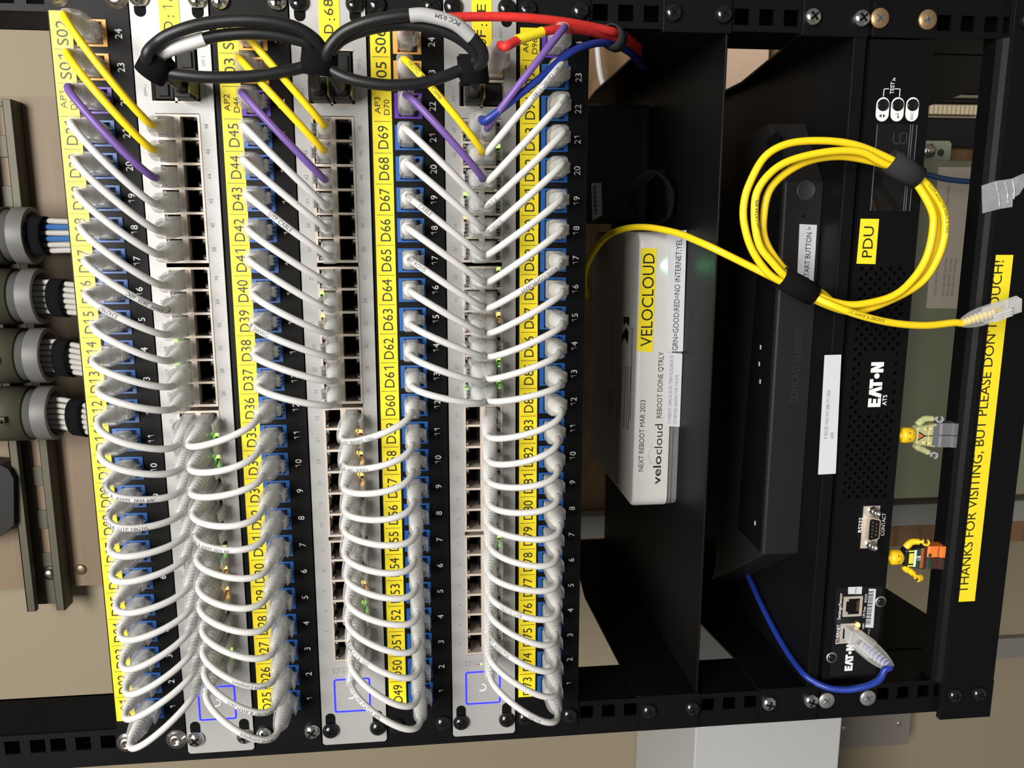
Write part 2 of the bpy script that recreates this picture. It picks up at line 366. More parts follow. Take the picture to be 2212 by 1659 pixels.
for k in range(4):
    d0 = k*2*U
    tl = {0: 'black patch panel nearest the plywood, jacks labelled D01 to D21 and S01', 1: 'black patch panel with jacks labelled D25 to D45 and S03',
          2: 'black patch panel with jacks labelled D49 to D69, S05 and S06', 3: 'black patch panel with jacks labelled D73 to D95, beside the shelf'}[k]
    p = thing('patch_bay', tl, 'patch panel', (0, 0, -(d0+U)), 'patch panels in the rack'); panels.append(p)
    b = MB(); e0, e1 = d0+.4, d0+U-.4
    hx0 = [JX(n)-7.25 for n in range(1, 25)]; kd0, kd1 = d0+23.3-8.2, d0+23.3+8.2
    b.box(-242, 242, -1.8, -.2, e0, kd0, black); b.box(-242, 242, -1.8, -.2, kd1, e1, black)
    xs_ = [-242]+[q for h in hx0 for q in (h, h+14.5)]+[242]
    for i in range(0, len(xs_), 2): b.box(xs_[i], xs_[i+1], -1.8, -.2, kd0, kd1, black)
    b.box(-221, 221, -.2, 14, e0, e0+1.4, black); b.box(-221, 221, -.2, 14, e1-1.4, e1, black)
    b.box(-221, 221, 14, 15, e0, e1, dark)
    for n in range(1, 25): b.text(str(n), JX(n), d0+37.6, 4.1, wink, -1.92, bold=True)
    b.build('face_plate', p, bevel=.3)
    so = (1.2, 3.4, 1.7, 1.9)[k]
    b = MB(); b.box(JX(1)-8, (JX(24)+11.5 if k in (0,) else JX(24)+9.5), -2.1, -1.8, d0+so, d0+so+11.7, yel); dc = d0+so+5.9
    for n in range(1, 25):
        q = k*24+n
        if k < 3 and n > 22:
            b.text('S%02d' % (k*2+n-22), JX(n)-.3, dc, 6.5, ink, -2.25, width=13.4)
        elif (k < 3 and n == 22) or (k == 3 and n == 24):
            b.text('AP%d' % (k+1), JX(n), dc-2.7, 3.5, ink, -2.25, width=9.6); b.text('D%02d' % q, JX(n)-1, dc+2.7, 3.5, ink, -2.25, width=8.8)
        else: b.text('D%02d' % q, JX(n), dc, 6.5, ink, -2.25, width=13.4)
        b.box(JX(n)-9.25, JX(n)-8.95, -2.2, -2.1, dc-5, dc+5, ink)
    b.build('label_strip', p)
    for n in range(1, 25):
        c = 'blue'
        if k < 3 and n >= 23: c = 'orange'
        if (k < 3 and n == 22) or (k == 3 and n == 24): c = 'violet'
        keystone(c, p, JX(n), d0+23.3).location.y += -.0
    kind = ('steel', 'chrome', 'black', 'black')[k]
    for x in (-232.5, 232.5):
        for d in (6.35, 38.1): screw(kind, p, x, d0+d)
# ------------------------------------------------------------------ switches
COLX = [162.5-88.45*(i//6)-14.25*(i % 6) for i in range(24)]       # column 0 carries ports 47 and 48
SW = []
litg = {0: [(27, 'g'), (29, 'g'), (20, 'g'), (22, 'g'), (12, 'g'), (10, 'o'), (2, 'g'), (8, 'o')], 1: [(33, 'g'), (31, 'o'), (22, 'o'), (20, 'o'), (18, 'o'), (6, 'g'), (8, 'o')],
        2: [(41, 'g'), (39, 'o'), (37, 'g'), (35, 'g'), (25, 'g'), (36, 'g'), (32, 'o'), (28, 'g'), (26, 'g'), (12, 'g'), (42, 'g'), (46, 'g')]}
PORT = None
for k in range(3):
    d0 = (2*k+1)*U
    tl = ('silver network switch between the first two patch panels, blue square lit', 'silver network switch in the middle, two black loops plugged in its upper end',
          'silver network switch with red cable plugged in, beside the fourth patch panel')[k]
    s = thing('network_switch', tl, 'switch', (0, 0, -(d0+U)), 'silver network switches in the rack'); SW.append(s)
    b = MB(); e0, e1 = d0+.6, d0+U-.6; zf = -2.4
    # face plate with a real opening for the port cages and for the uplink cages
    b.box(-182.6, 169.6, zf, -.3, e0, d0+10.2, silver); b.box(-182.6, 169.6, zf, -.3, d0+35.2, e1, silver)
    b.box(169.6, 175.5, zf, -.3, e0, e1, silver); b.box(175.5, 207.3, zf, -.3, e0, d0+9.3, silver); b.box(175.5, 207.3, zf, -.3, d0+36.6, e1, silver)
    pl = [(207.3, e0), (242, e0), (243.5, e0+1.5), (243.5, e1-1.5), (242, e1), (207.3, e1)]
    b.prism(pl, zf, -.3, silver)
    pl = [(-182.6, e0), (-182.6, e1), (-242, e1), (-243.5, e1-1.5), (-243.5, e0+1.5), (-242, e0)]
    b.prism(pl, zf, -.3, silver)
    for sg in (-1, 1):                                             # slotted screw holes seen beside each screw head
        for d in (6.35, 38.1): b.prism([(x+sg*229.5*1+(3 if sg < 0 else -1), d0+d-z) for x, z in rrect(6.5, 3.3, 3.2)], zf-.1, -.4, dark)
    face = b
    b = MB(); b.box(-221, 221, 24, 290, e0, e1, dark); b.box(-221, 221, 4, 24, e0, e0+1, dark); b.box(-221, 221, 4, 24, e1-1, e1, dark); b.build('chassis', s)
    for gi in range(4):                                            # the nickel cages, six columns each
        g0 = 169.1-88.45*gi; b = MB(); y0 = -2.9
        x1 = g0; x0 = g0-85.9
        b.box(x0, x1, y0, 20, d0+10.2, d0+11.5, nickel); b.box(x0, x1, y0, 20, d0+34.0, d0+35.2, nickel)
        b.box(x0, x1, y0, 20, d0+20.9, d0+24.3, nickel); b.box(x0, x1, 20, 21, d0+10.2, d0+35.2, dark)
        cx = [c for c in COLX if x0 < c < x1]
        ed = [x1]+[(cx[i]+cx[i+1])/2 for i in range(5)]+[x0]
        for i, e in enumerate(ed):
            a_, b_ = (e-1.3, e) if i == 0 else ((e, e+1.6) if i == 6 else (e-.75, e+.75))
            b.box(a_, b_, y0, 20, d0+11.5, d0+20.9, nickel); b.box(a_, b_, y0, 20, d0+24.3, d0+34.0, nickel)
        b.build('port_cage', s)
    for i, x in enumerate(COLX):                                   # 48 sockets: keyed black liner and contacts
        for row in range(2):
            if PORT is None:
                b = MB(); dk = plastk
                b.box(-5.9, -3.3, -1.6, 6, -4.5, -2.6, dk); b.box(3.3, 5.9, -1.6, 6, -4.5, -2.6, dk)
                b.box(-5.9, -4.6, -1.9, 6, -4.6, -3.3, ledoff); b.box(4.6, 5.9, -1.9, 6, -4.6, -3.3, ledoff)
                b.box(-5.9, 5.9, 14, 15, -4.6, 4.6, dark); b.box(-5.9, 5.9, 3, 15, 4.0, 4.6, dark)
                for q in range(8): b.box(-4.0+q*1.05, -3.6+q*1.05, 5, 10, 3.2, 3.5, plastk)
                PORT = b.build('ethernet_port', s, world=False); o = PORT
            else: o = PORT.copy(); C.objects.link(o); o.parent = s
            o.location = (Vector((x, 0, -(d0+(16.2 if row == 0 else 29.2))))-Vector(s['_o']))*.001
            if row: o.rotation_euler = (0, math.pi, 0)
    for num, c in litg[k]:
        i = (48-num)//2 if num % 2 == 0 else (47-num)//2; x = COLX[i]; dd = d0+(12.4 if num % 2 else 32.9)
        b = MB(); b.box(x+4.3, x+6.1, -2.9, -1.6, dd-1, dd+1, ledg if c == 'g' else ledo); o = b.build('link_light', s); o['label'] = 'lit green light' if c == 'g' else 'lit amber light'
    b = face
    for i, x in enumerate(COLX):
        b.text(str(47-2*i), x, d0+6.1, 2.3, gink, zf-.1); b.text(str(48-2*i), x, d0+38.6, 2.3, gink, zf-.1)
    b.text('SFP 1', 199, d0+5.9, 1.9, gink, zf-.1); b.text('SFP+1', 182, d0+5.9, 1.9, gink, zf-.1); b.text('SFP 2', 199, d0+39.4, 1.9, gink, zf-.1); b.text('SFP+2', 182, d0+39.4, 1.9, gink, zf-.1)
    # status legend beside the square
    def fr(x0, x1, q0, q1, t, mm):
        b.box(x0, x1, zf-.12, zf, q0, q0+t, mm); b.box(x0, x1, zf-.12, zf, q1-t, q1, mm); b.box(x0, x0+t, zf-.12, zf, q0, q1, mm); b.box(x1-t, x1, zf-.12, zf, q0, q1, mm)
    fr(-190.6, -187.0, d0+9.8, d0+12.8, .25, gink); fr(-190.4, -189.4, d0+16, d0+17, .2, gink); b.box(-190.4, -189.2, zf-.12, zf, d0+18, d0+19, cred); b.box(-190.4, -189.2, zf-.12, zf, d0+20, d0+21, ledg)
    b.text('PoE', -188, d0+14.2, 1.1, gink, zf-.1); b.text('SFP', -187, d0+16.5, .9, gink, zf-.1); b.text('RPS', -187, d0+18.5, .9, gink, zf-.1); b.text('OK', -187, d0+20.5, .9, gink, zf-.1)
    if k == 2: b.text('RESET', 219, d0+34.5, 1.8, gink, zf-.1)
    b.build('face_plate', s, bevel=.3)
    b = MB(); outer = rrect(12.4, 12.2, 1.8); inner = rrect(11.3, 11.1, 1.0); cx, cz = -207.3, d0+21.6
    n = len(outer); vs = [(cx+x, zf-.25, -(cz-z)) for x, z in outer]+[(cx+x, zf-.25, -(cz-z)) for x, z in inner]
    vs += [(x, zf, z) for x, y, z in vs]
    fs = []
    for i in range(n):
        j = (i+1) % n; fs += [(i, j, n+j, n+i), (i, 2*n+i, 2*n+j, j), (n+i, n+j, 3*n+j, 3*n+i)]
    b.add(vs, fs, blueglow)
    b.build('lit_outline', s)
    b = MB()                                                        # faint round letter mark in the square
    lm = mat('pale mark', (.80, .80, .80), .4)
    path = [Vector((cx-3+6*0, zf-.02, -(cz-2.2)))]
    pts = [(-2.4, -2.3), (-2.4, .3), (-1.4, 2.0), (0, 2.5), (1.4, 2.0), (2.4, .3), (2.4, -.6)]
    b.tube([Vector((cx+x, zf+.1, -(cz+z))) for x, z in pts], .55, lm, 6); b.build('maker_mark', s)
    # uplink cages
    b = MB(); y0 = -2.7
    b.box(175.5, 207.3, 0, 40, d0+9.3, d0+10.2, nickel); b.box(175.5, 207.3, 0, 40, d0+35.7, d0+36.6, nickel); b.box(175.5, 207.3, y0, 40, d0+22.2, d0+23.6, nickel)
    b.box(190.4, 192.0, y0, 40, d0+9.3, d0+36.6, nickel); b.box(175.5, 176.4, y0, 40, d0+9.3, d0+36.6, nickel); b.box(206.4, 207.3, y0, 40, d0+9.3, d0+36.6, nickel)
    b.box(175.5, 207.3, 30, 40, d0+9.3, d0+36.6, dark); b.build('uplink_cage', s)
    if k != 1 or True:
        b = MB(); b.box(193, 206, -2.0, 20, d0+11.2, d0+21.4, plastk); b.box(195, 204, -3.2, -2.0, d0+13.2, d0+19, plastk); b.build('dust_cover', s, bevel=.4)
        if k != 2: b = MB(); b.box(177.5, 189.5, -2.0, 20, d0+11.2, d0+21.4, plastk); b.box(179, 188, -3.2, -2.0, d0+13.2, d0+19, plastk); b.build('dust_cover', s, bevel=.4)
    if k != 2:
        b = MB(); y1 = -2.0; b.box(193, 206, y1, 20, d0+24.4, d0+34.6, plastk); b.box(195, 204, -3.2, -2, d0+27, d0+33, plastk)
        b.build('dust_cover', s, bevel=.4)
    else:
        b = MB(); b.box(177.5, 189.5, -2.2, 20, d0+24.4, d0+35, plastk); b.build('dust_cover', s, bevel=.6)
    kind = ('chrome', 'black', 'black')[k]
    for x in (-232.5, 232.5):
        for d in (6.35, 38.1): screw(kind, s, x, d0+d, zf)
    b = MB()                                                        # yellow strip running onto the ear
    pend = {0: (365, 72), 1: (712, 105), 2: (1040, 100)}[k]; um = {0: (343, 387, 20), 1: (688, 733, 20), 2: (1019, 1062, 20)}[k]
    q0 = -P(um[0], um[2], zf).z; q1 = -P(um[1], um[2], zf).z
    b.box(P(*pend, zf).x, 243.2, zf-.3, zf, q0, q1, yel)
    chars = {0: [('D', 363, 65, 46), (':', 365, 37, 33), ('1', 362, 19, 12.5), ('A', 360, 3, -14)], 1: [('D', 709, 72, 53), (':', 713, 44, 40), ('6', 709, 33, 18), ('8', 708, 14, -2)],
             2: [('O', 1040, 99, 84), ('F', 1039, 80, 65), (':', 1042, 56, 52), ('E', 1039, 26, 9)]}[k]
    for ch, u, v0, v1 in chars: b.textpx(ch, (u, v0), (u, v1), zf-.3, 5.6, ink)
    b.build('label_strip', s)
def PZ(u, v, d):
    r = ray(u, v); return CAM + r*((-d-CAM.z)/r.z)
# ------------------------------------------------------------------ cables with clear moulded plugs
PLUG = {}
def plug(parent, pos, direc, latch_up=False):
    po = Vector(parent['_o'])
    if 'p' not in PLUG:
        b = MB(); R = lambda s, hx, hz, r, cz=0: [(x, -s, z+cz) for x, z in rrect(hx, hz, r, 3)]
        b.loft([R(-7, 5.6, 3.3, .4), R(5, 5.6, 3.3, .4)], clearr)
        b.loft([R(4, 5.9, 4.4, 1.2), R(12, 6.0, 4.7, 1.4), R(23, 5.9, 4.7, 1.6), R(29, 5.2, 4.4, 2.0), R(34, 4.0, 3.8, 2.4), R(37.2, 2.9, 2.9, 2.6), R(37.3, 2.2, 2.2, 2.1)], clearm)
        for s_, r_ in ((13.5, 4.3), (16.5, 4.25), (19.5, 4.2), (22.5, 4.0), (25.5, 3.8), (28.5, 3.5), (31.5, 3.2), (34.2, 2.8)):
            b.rev((0, -s_, 0), (0, -1, 0), [(-1.2, r_-1.5), (-.5, r_), (.5, r_), (1.2, r_-1.5)], clearw, 14)
        for q in (-1, 1): b.box(q*5.2-.5, q*5.2+.5, -20, -6, -2, 2, clearr)
        p = b.build('plug', parent, world=False)
        b = MB(); b.prism([(-2, 3.2), (-2, 4.2), (3, 6.6), (10, 8.3), (15, 8.0), (15, 7.2), (10, 7.5), (4, 5.8)], -3.0, 3.0, clearr, 'yd')
        for q in (-2.2, 0, 2.2): b.box(q-.25, q+.25, 1, 13, 5.2, 8.2, clearr)
        for i in range(len(b.v)): x, y, z = b.v[i]; b.v[i] = (x, -y-2, z)
        l = b.build('latch', p, world=False); PLUG['p'] = p; o = p
    else: o = dup(PLUG['p'], parent, (0, 0, 0))
    o.location = (Vector(pos)-po)*.001
    q = Vector((0, -1, 0)).rotation_difference(Vector(direc))
    if latch_up: q = q @ Quaternion((0, 1, 0), math.pi)
    o.rotation_mode = 'QUATERNION'; o.rotation_quaternion = q; return o
def jacket(parent, path, m, r=2.05, name='jacket', n=10):
    b = MB(); b.tube(path, r, m, n); return b.build(name, parent)
PRINT = {(0, 17): ("E342987   AWM  2835  60C", 6, 1), (0, 10): ("E342987  R  AWM  2835 60C", 16, 0), (0, 9): ("4PR 24  CAT5A  UTP 10G1G", 12, 0), (0, 16): ("E342987", 44, 1), (1, 8): ("E342987 R AWM 2835 60", 14, 1),
         (1, 2): ("E342987 R AWM 2835", 22, 0), (1, 3): ("RoHS Compliant", 26, 0), (1, 1): ("RoHS Compliant", 24, 0), (1, 19): ("UTP CABLE", 36, 0), (1, 15): ("E342987  24AWG", 10, 0), (2, 12): ("CAT. 6A UTP 28AWG 10G", 8, 1), (2, 11): ("TYPE 3C 60G SERIES", 12, 1),
         (2, 19): ("10G1G      CABLE", 14, 0), (2, 3): ("ANSI/TIA-568-C.2 & 10G", 4, 1), (2, 1): ("10G1G UTP CAT6A 4PR", 14, 1), (2, 17): ("COMPLIANT ROHS", 6, 0), (3, 23): ("11801 CEI/IEC 11801", 22, 0), (3, 22): ("ROHS", 20, 0), (3, 21): ("ANSI/TIA-568-C.2", 4, 1),
         (3, 20): ("CAT6A UTP 10G1G", 4, 1), (3, 17): ("CEI 11801 ROHS COMPLIANT", 12, 0), (3, 5): ("10G1G UTP", 26, 1), (3, 3): ("ISO/IEC 11801 ANSI/TIA", 4, 1), (3, 1): ("10G1G", 48, 1), (2, 23): ("10G1G  ROHS Comp", 24, 0)}
ordn = ('first', 'second', 'third', 'fourth')
def cable_thing(kind_label, group, origin): return thing('patch_cable', kind_label, 'cable', origin, group)
for k in range(4):
    for n in range(24, 0, -1):
        if k == 2 and n == 24: continue
        q = k*24+n
        jname = 'D%02d' % q
        col, cm = 'white', cwhite
        if k < 3 and n >= 23: col, cm = 'yellow', cyellow; jname = 'S%02d' % (k*2+n-22)
        if (k < 3 and n == 22) or (k == 3 and n == 24): col, cm = 'purple', cpurple; jname = 'AP%d' % (k+1)
        # which switch socket it runs to
        if k == 0: sw, row, i = 0, 0, 24-n
        elif k == 1: sw, row, i = (1, 0, 24-n) if n >= 13 else (0, 1, 24-n)
        elif k == 2: sw, row, i = (2, 0, 24-n) if n >= 13 else (1, 1, 24-n)
        else: sw, row, i = 2, 1, 24-n
        port = 47-2*i+row; ds = (2*sw+1)*U+(17.2 if row == 0 else 28.2)
        lab = '%s patch cable from jack %s to socket %d of the %s silver switch' % (col, jname, port, ordn[sw])
        a0 = Vector((JX(n), 0, -(k*2*U+22.4))); b0 = Vector((COLX[i], 3, -ds))
        fr_ = (24-n)/23.0
        rj = lambda s_: random.uniform(-s_, s_)
        low = n <= 12
        da = Vector((.03+rj(.025)+(.02 if low else 0), -1, (0.0, 0.0, 0.0, 0.0)[k]+rj(.03))).normalized()
        db = Vector((-.05-(.16 if low else .02)+rj(.03), -1, ((0.0 if sw == 0 else -.10) if row == 0 else .12)+rj(.02))).normalized()
        t = thing('patch_cable', lab, 'cable', a0, 'patch cables between panels and switches')
        plug(t, a0, da); plug(t, b0, db, row == 0)
        A = a0+da*36; B = b0+db*35
        ha = (20+2*fr_) if not low else 24+4*fr_
        hb = 18 if not low else 16
        if k >= 2 and n >= 13: ha += 3
        ha *= random.uniform(.88, 1.14)
        ta = (da+Vector((-.30 if low else -.05, 0, 0))).normalized()
        path = [a0+da*13, a0+da*25]+bez(A, A+ta*ha, B+db*hb, B, 26)+[b0+db*24, b0+db*13]
        j = jacket(t, path, cm)
        if (k, n) in PRINT:
            tx, st, fl = PRINT[(k, n)]; printing(path, 2.05, 0, tx, 2.1, mat('cable ink', (.09, .09, .095), .6) if cm is cwhite else ink, st+23-13, bool(fl), 'printing', j)
# black uplink leads
def tie(name_label, c, axis, r, wd, m, group, flat=1.0, tail=None):
    b = MB(); c = Vector(c); ax = Vector(axis).normalized(); a = ax.orthogonal().normalized(); bb_ = ax.cross(a)
    rings = []
    for s_, rr in ((-wd/2, r-.9), (-wd/2, r), (0, r+.35), (wd/2, r), (wd/2, r-.9)):
        rings.append([c+ax*s_+(a*math.cos(2*math.pi*i/22)+bb_*math.sin(2*math.pi*i/22)*flat)*rr for i in range(22)])
    b.loft(rings+[rings[0]], m, True, False)
    if tail: b.prism([(-wd/2, 0), (wd/2, 0), (wd/2, 6), (-wd/2, 6)], 0, .01, m) if False else None
    o = b.build('cable_tie', None, tuple(c)); tag(o, name_label, 'cable tie', group); return o
def connector(parent, x, d, out=16, tabz=1):
    b = MB(); b.box(x-6.6, x+6.6, -3, 24, d-4.6, d+4.6, nickel); b.box(x-6.4, x+6.4, -out, -3, d-4.5, d+4.5, plastk); b.rev((x, -out, -d), (0, -1, 0), [(0, 4.6), (4, 4.3), (8, 3.6)], plastk, 16)
    c = b.build('connector', parent, (0, 0, 0), bevel=.5)
    b = MB(); b.box(x-5, x+5, -out-8, -6, d+tabz*6-.5, d+tabz*6+.5, mat('olive pull tab', (.10, .095, .02), .5)); b.build('pull_tab', c); return c
def px(pts): return [P(u, v, y) for u, v, y in pts]
upt = [((318, 128, -62), (345, 88, -64), (400, 62, -66), (470, 47, -66), (560, 44, -66), (635, 58, -64), (680, 85, -60), (697, 112, -54)),
       ((322, 138, -56), (360, 110, -58), (420, 90, -60), (480, 76, -60), (560, 72, -60), (635, 84, -58), (672, 104, -54))]
def dac(lab, d_a, d_b, up1, lowpts, up2, o):
    t = thing('uplink_cable', lab, 'cable', o, 'black uplink cables between the switches')
    connector(t, 183, d_a, tabz=1); connector(t, 183, d_b, tabz=1)
    path = spline([(183, -22, -d_a), (183, -34, -d_a)]+px(up1)+px(lowpts)+px(up2)+[(183, -36, -d_b), (183, -22, -d_b)], 8)
    j = jacket(t, path, cblack, 3.1, n=12); return t, path
t, pth = dac('black uplink cable looped between the first and middle silver switches', U+30, 3*U+17, upt[0],
        [(690, 132, -50), (655, 145, -48), (610, 155, -50), (540, 165, -52), (450, 167, -54), (380, 160, -54), (335, 150, -52)], upt[1], (183, 0, -(U+30)))
def part_of(path, a, c):
    i = min(range(len(path)), key=lambda q: (path[q]-P(*a)).length); j = min(range(len(path)), key=lambda q: (path[q]-P(*c)).length)
    return path[min(i, j):max(i, j)+1]
b = MB(); b.tube(part_of(pth, (330, 133, -57), (445, 83, -59.5)), 3.5, mat('clear label sleeve', (.66, .66, .66), .25), 12); b.build('label_sleeve', t)
t, pth = dac('black uplink cable looped between the middle and last silver switches', 3*U+30, 5*U+17,
        ((703, 128, -54), (730, 80, -60), (780, 52, -64), (850, 36, -66), (920, 33, -66), (980, 50, -66), (1030, 92, -62), (1044, 122, -58), (1030, 146, -52)),
        [(1000, 150, -48), (960, 165, -50), (910, 179, -52), (840, 184, -54), (770, 174, -54), (722, 155, -52)],
        ((703, 135, -50), (735, 88, -56), (800, 62, -60), (870, 53, -60), (940, 61, -60), (995, 85, -58), (1027, 118, -54), (1015, 150, -48)), (183, 0, -(3*U+30)))
b = MB(); b.tube(spline(px([(885, 34, -66), (920, 33, -66.4), (980, 50, -66), (1018, 80, -63)]), 6), 3.55, mat('grey label sleeve', (.42, .42, .42), .35), 12); o = b.build('label_sleeve', t)
printing(spline(px([(885, 34, -66), (920, 33, -66.4), (980, 50, -66), (1018, 80, -63)]), 8), 3.6, 0, 'PCC 0.5M', 2.2, ink, 9, True, 'printing', o)
tg = 'black hook and loop ties on the uplink loops'
tie('black hook and loop tie on the first black loop, nearest the plywood', P(336, 142, -54), Vector((.75, -.2, -.62)), 8.0, 13, velcro, tg)
tie('black hook and loop tie joining the two black loops over the middle switch', P(690, 135, -48), Vector((1, -.15, -.1)), 9.5, 13, velcro, tg)
tie('black hook and loop tie on the loop end beside the red plug', P(1022, 150, -46), Vector((1, -.1, .15)), 8.0, 15, velcro, tg)
# red, blue and purple leads running to the bundle at the shelf
t = thing('patch_cable', 'red patch cable from jack S06 passing behind the black loop', 'cable', (JX(24), 0, -(4*U+22.4)))
a0 = Vector((JX(24), 0, -(4*U+22.4))); plug(t, a0, (.02, -1, 0))
far = [(1335, 72, -8), (1365, 88, 25), (1395, 110, 70), (1420, 130, 130)]
path = spline([a0+Vector((0, -14, 0)), a0+Vector((0, -30, 0)), a0+Vector((2, -40, -2))]+px([(905, 44, -42), (960, 38, -40), (1050, 36, -38), (1130, 38, -36), (1210, 46, -30), (1280, 58, -20)]+far), 8)
j = jacket(t, path, cred, 2.5); b = MB(); b.tube(spline(px([(900, 44, -42.5), (925, 41, -42), (946, 39, -41)]), 5), 2.8, yel, 12); b.build('cable_label', t)
t = thing('patch_cable', 'red patch cable with yellow tag plugged into the last silver switch', 'cable', (199, -12, -(5*U+29.5)))
tr = MB(); tr.box(192.6, 206, -11, 24, 5*U+24.6, 5*U+35.2, nickel); tr.box(193.4, 205.4, -11.2, -10, 5*U+25, 5*U+34.8, mat('gold brass cap', (.65, .36, .09), .3, metal=.8))
o = tr.build('transceiver', None, (199, 0, -(5*U+30))); tag(o, 'metal plug-in module holding the red cable in the last switch', 'network module')
a0 = Vector((199, -10, -(5*U+29.5))); rd = Vector((.10, -1, -.02)).normalized(); plug(t, a0, rd)
path = spline([a0+rd*13, a0+rd*26, a0+rd*35]+px([(1092, 101, -52), (1116, 88, -48), (1150, 75, -44), (1200, 64, -38), (1260, 66, -24), (1310, 77, -9)])+px([(1340, 86, 2), (1365, 100, 34), (1390, 118, 78), (1408, 140, 135)]), 8)
jacket(t, path, cred, 2.5); b = MB(); b.tube(spline(px([(1116, 87, -47.5), (1145, 77, -44.5), (1172, 69, -41.5)]), 5), 2.85, yel, 12); b.build('cable_label', t)
t = thing('patch_cable', 'blue patch cable crossing the yellow labels from shelf bundle to last switch', 'cable', (COLX[0], 0, -(5*U+17.2)))
b0 = Vector((COLX[0], 3, -(5*U+17.2))); db = Vector((.1, -1, -.10)).normalized(); plug(t, b0, db, True)
path = spline([b0+db*13, b0+db*25, b0+db*33]+px([(1046, 262, -40), (1072, 244, -43), (1110, 214, -44), (1165, 170, -44), (1230, 115, -38), (1280, 95, -26), (1315, 94, -11), (1345, 104, 8), (1370, 122, 44), (1392, 146, 104)]), 8)
jacket(t, path, cblue, 2.2)
tie('grey hook and loop tie round the red and blue cables at the shelf', P(1325, 82, -8), P(1345, 91, 2)-P(1310, 68, -18), 7.0, 12, gvelcro, None)
# ------------------------------------------------------------------ shelves
def shelf(lab, df, dfl, lipd, gr, gl, name='rack_shelf'):
    t = thing(name, lab, 'shelf', (0, 0, -df), 'black cantilever shelves')
    b = MB(); b.box(-223.5, 223.5, 0, 300, df, df+1.6, black)
    if lipd: b.box(-222.5, 222.5, -1.2, .4, df, lipd, black)
    b.build('tray', t, bevel=.5)
    for sg, g in ((1, gr), (-1, gl)):
        b = MB(); x0, x1 = sorted((sg*222.2, sg*223.8)); b.prism([(q.y, -q.z) for q in g], x0, x1, black, 'yd'); b.build('side_gusset', t)
        b = MB(); x0, x1 = sorted((sg*222.2, sg*249)); b.box(x0, x1, -1.9, -.1, dfl+.6, dfl+43.8, black); b.build('mounting_flange', t, bevel=.4)
        for d in (6.35, 38.1): screw('black' if name_kind == 'b' else 'chrome', t, sg*233, dfl+d, -1.9)
    return t
name_kind = 'b'
Vy = lambda y, d: Vector((0, y, -d))
g1 = PX(1285, 200, 222); g2 = PX(1263, 1288, -222)
sh1 = shelf('black rack shelf carrying the white router, chipped front edge', 396.8, 8*U, 0, [Vy(0, 356), Vy(g1.y, -g1.z), Vy(300, 366), Vy(300, 398), Vy(0, 398)], [Vy(0, 353), Vy(g2.y, -g2.z), Vy(300, 360), Vy(300, 398), Vy(0, 398)])
name_kind = 'c'
g3 = PX(1673, 187, 222); g4 = PX(1510, 1345, -222)
sh2 = shelf('black rack shelf with bright screws carrying the black modem', 479.6, 10*U, 488, [Vy(0, 444), Vy(160, 470), Vy(300, 472), Vy(300, 481), Vy(0, 481)], [Vy(0, 443), Vy(40, 443), Vy(100, 436), Vy(300, 436), Vy(300, 481), Vy(0, 481)])
# ------------------------------------------------------------------ white router
t = thing('router', 'white router box with yellow tape on the upper black shelf', 'router', (0, 60, -396.8))
XL, XR, YF, YB, DT, DB = -104, 102.7, 60.0, 222.0, 362.6, 389.0
def slab(x0, x1, y0, y1, d0, d1, r, m, top=2.0):
    b = MB(); cx, cy = (x0+x1)/2, (y0+y1)/2; hx, hy = (x1-x0)/2, (y1-y0)/2; rings = []
    for d, ins in ((d1, 0), (d0+top, 0), (d0+top*.3, top*.3), (d0, top)): rings.append([(x, y, -d) for x, y in rrect(hx-ins, hy-ins, max(.5, r-ins), 5, cx, cy)])
    b.loft(rings, m); return b
slab(XL, XR, YF, YB, DT, DB, 9, whitep, 2.2).build('shell', t)
bs = MB()
for d0_, d1_, ins in ((389, 390.5, 1.6), (390.5, 392, .6), (392, 393.2, 1.6), (393.2, 396.6, .8)):
    bs.loft([[(x, y, -d) for x, y in rrect((XR-XL)/2-ins, (YB-YF)/2-ins, 8, 5, (XR+XL)/2, (YF+YB)/2)] for d in (d0_, d1_)], greyp)
bs.build('base', t)
def label(name, c4, yy, m, th=.25):                                # a paper or tape label from its four measured corners
    b = MB(); q = [P(u, v, yy) for u, v in c4]; f = [(a.x, -a.z) for a in q]; b.prism(f, yy-th, yy, m); return b
def tx_label(name, parent, c4, yy, m, lines):
    b = label(name, c4, yy, m)
    for s_, p0, p1, h, im in lines: b.textpx(s_, p0, p1, yy-.25, h, im)
    return b.build(name, parent)
tx_label('label_tape', t, [(1385.5, 535.5), (1418.5, 537), (1409.5, 760.5), (1376, 758)], YF, yel, [('VELOCLOUD', (1393, 748), (1403, 547), 9.0, ink)])
tx_label('status_label', t, [(1440, 500), (1483, 497), (1475, 759), (1447, 759)], YF-1.2, wlab, [('GRN=GOOD;RED=NO INTERNET;YEL', (1456, 757), (1468, 516), 4.3, ink)])
tx_label('reboot_label', t, [(1440, 761), (1474, 764), (1468, 922), (1438, 920)], YF-1.2, wlab, [('TO REBOOT, UNPLUG 30 SEC THEN PLUG BACK IN', (1444, 916), (1452, 768), 2.7, gink), ('DO BEFORE LEAVING FOR THE EVE.', (1456, 916), (1463, 809), 2.7, gink)])
b = MB(); b.textpx('NEXT REBOOT MAR 2023', (1383, 1018), (1389, 864), YF, 4.0, ink); b.textpx('REBOOT DONE QTRLY', (1422, 903), (1429, 760), YF, 4.0, ink); b.build('clear_label', t)
b = MB(); b.textpx('velo', (1417, 1046), (1420, 985), YF, 6.4, ink, bold=True); b.textpx('cloud', (1419, 982), (1424, 916), YF, 6.4, ink)
cl = [P(u, v, YF-.1) for u, v in ((1412, 1000), (1405, 1001), (1404, 993), (1400, 985), (1402, 975), (1408, 968), (1405, 962), (1410, 956))]
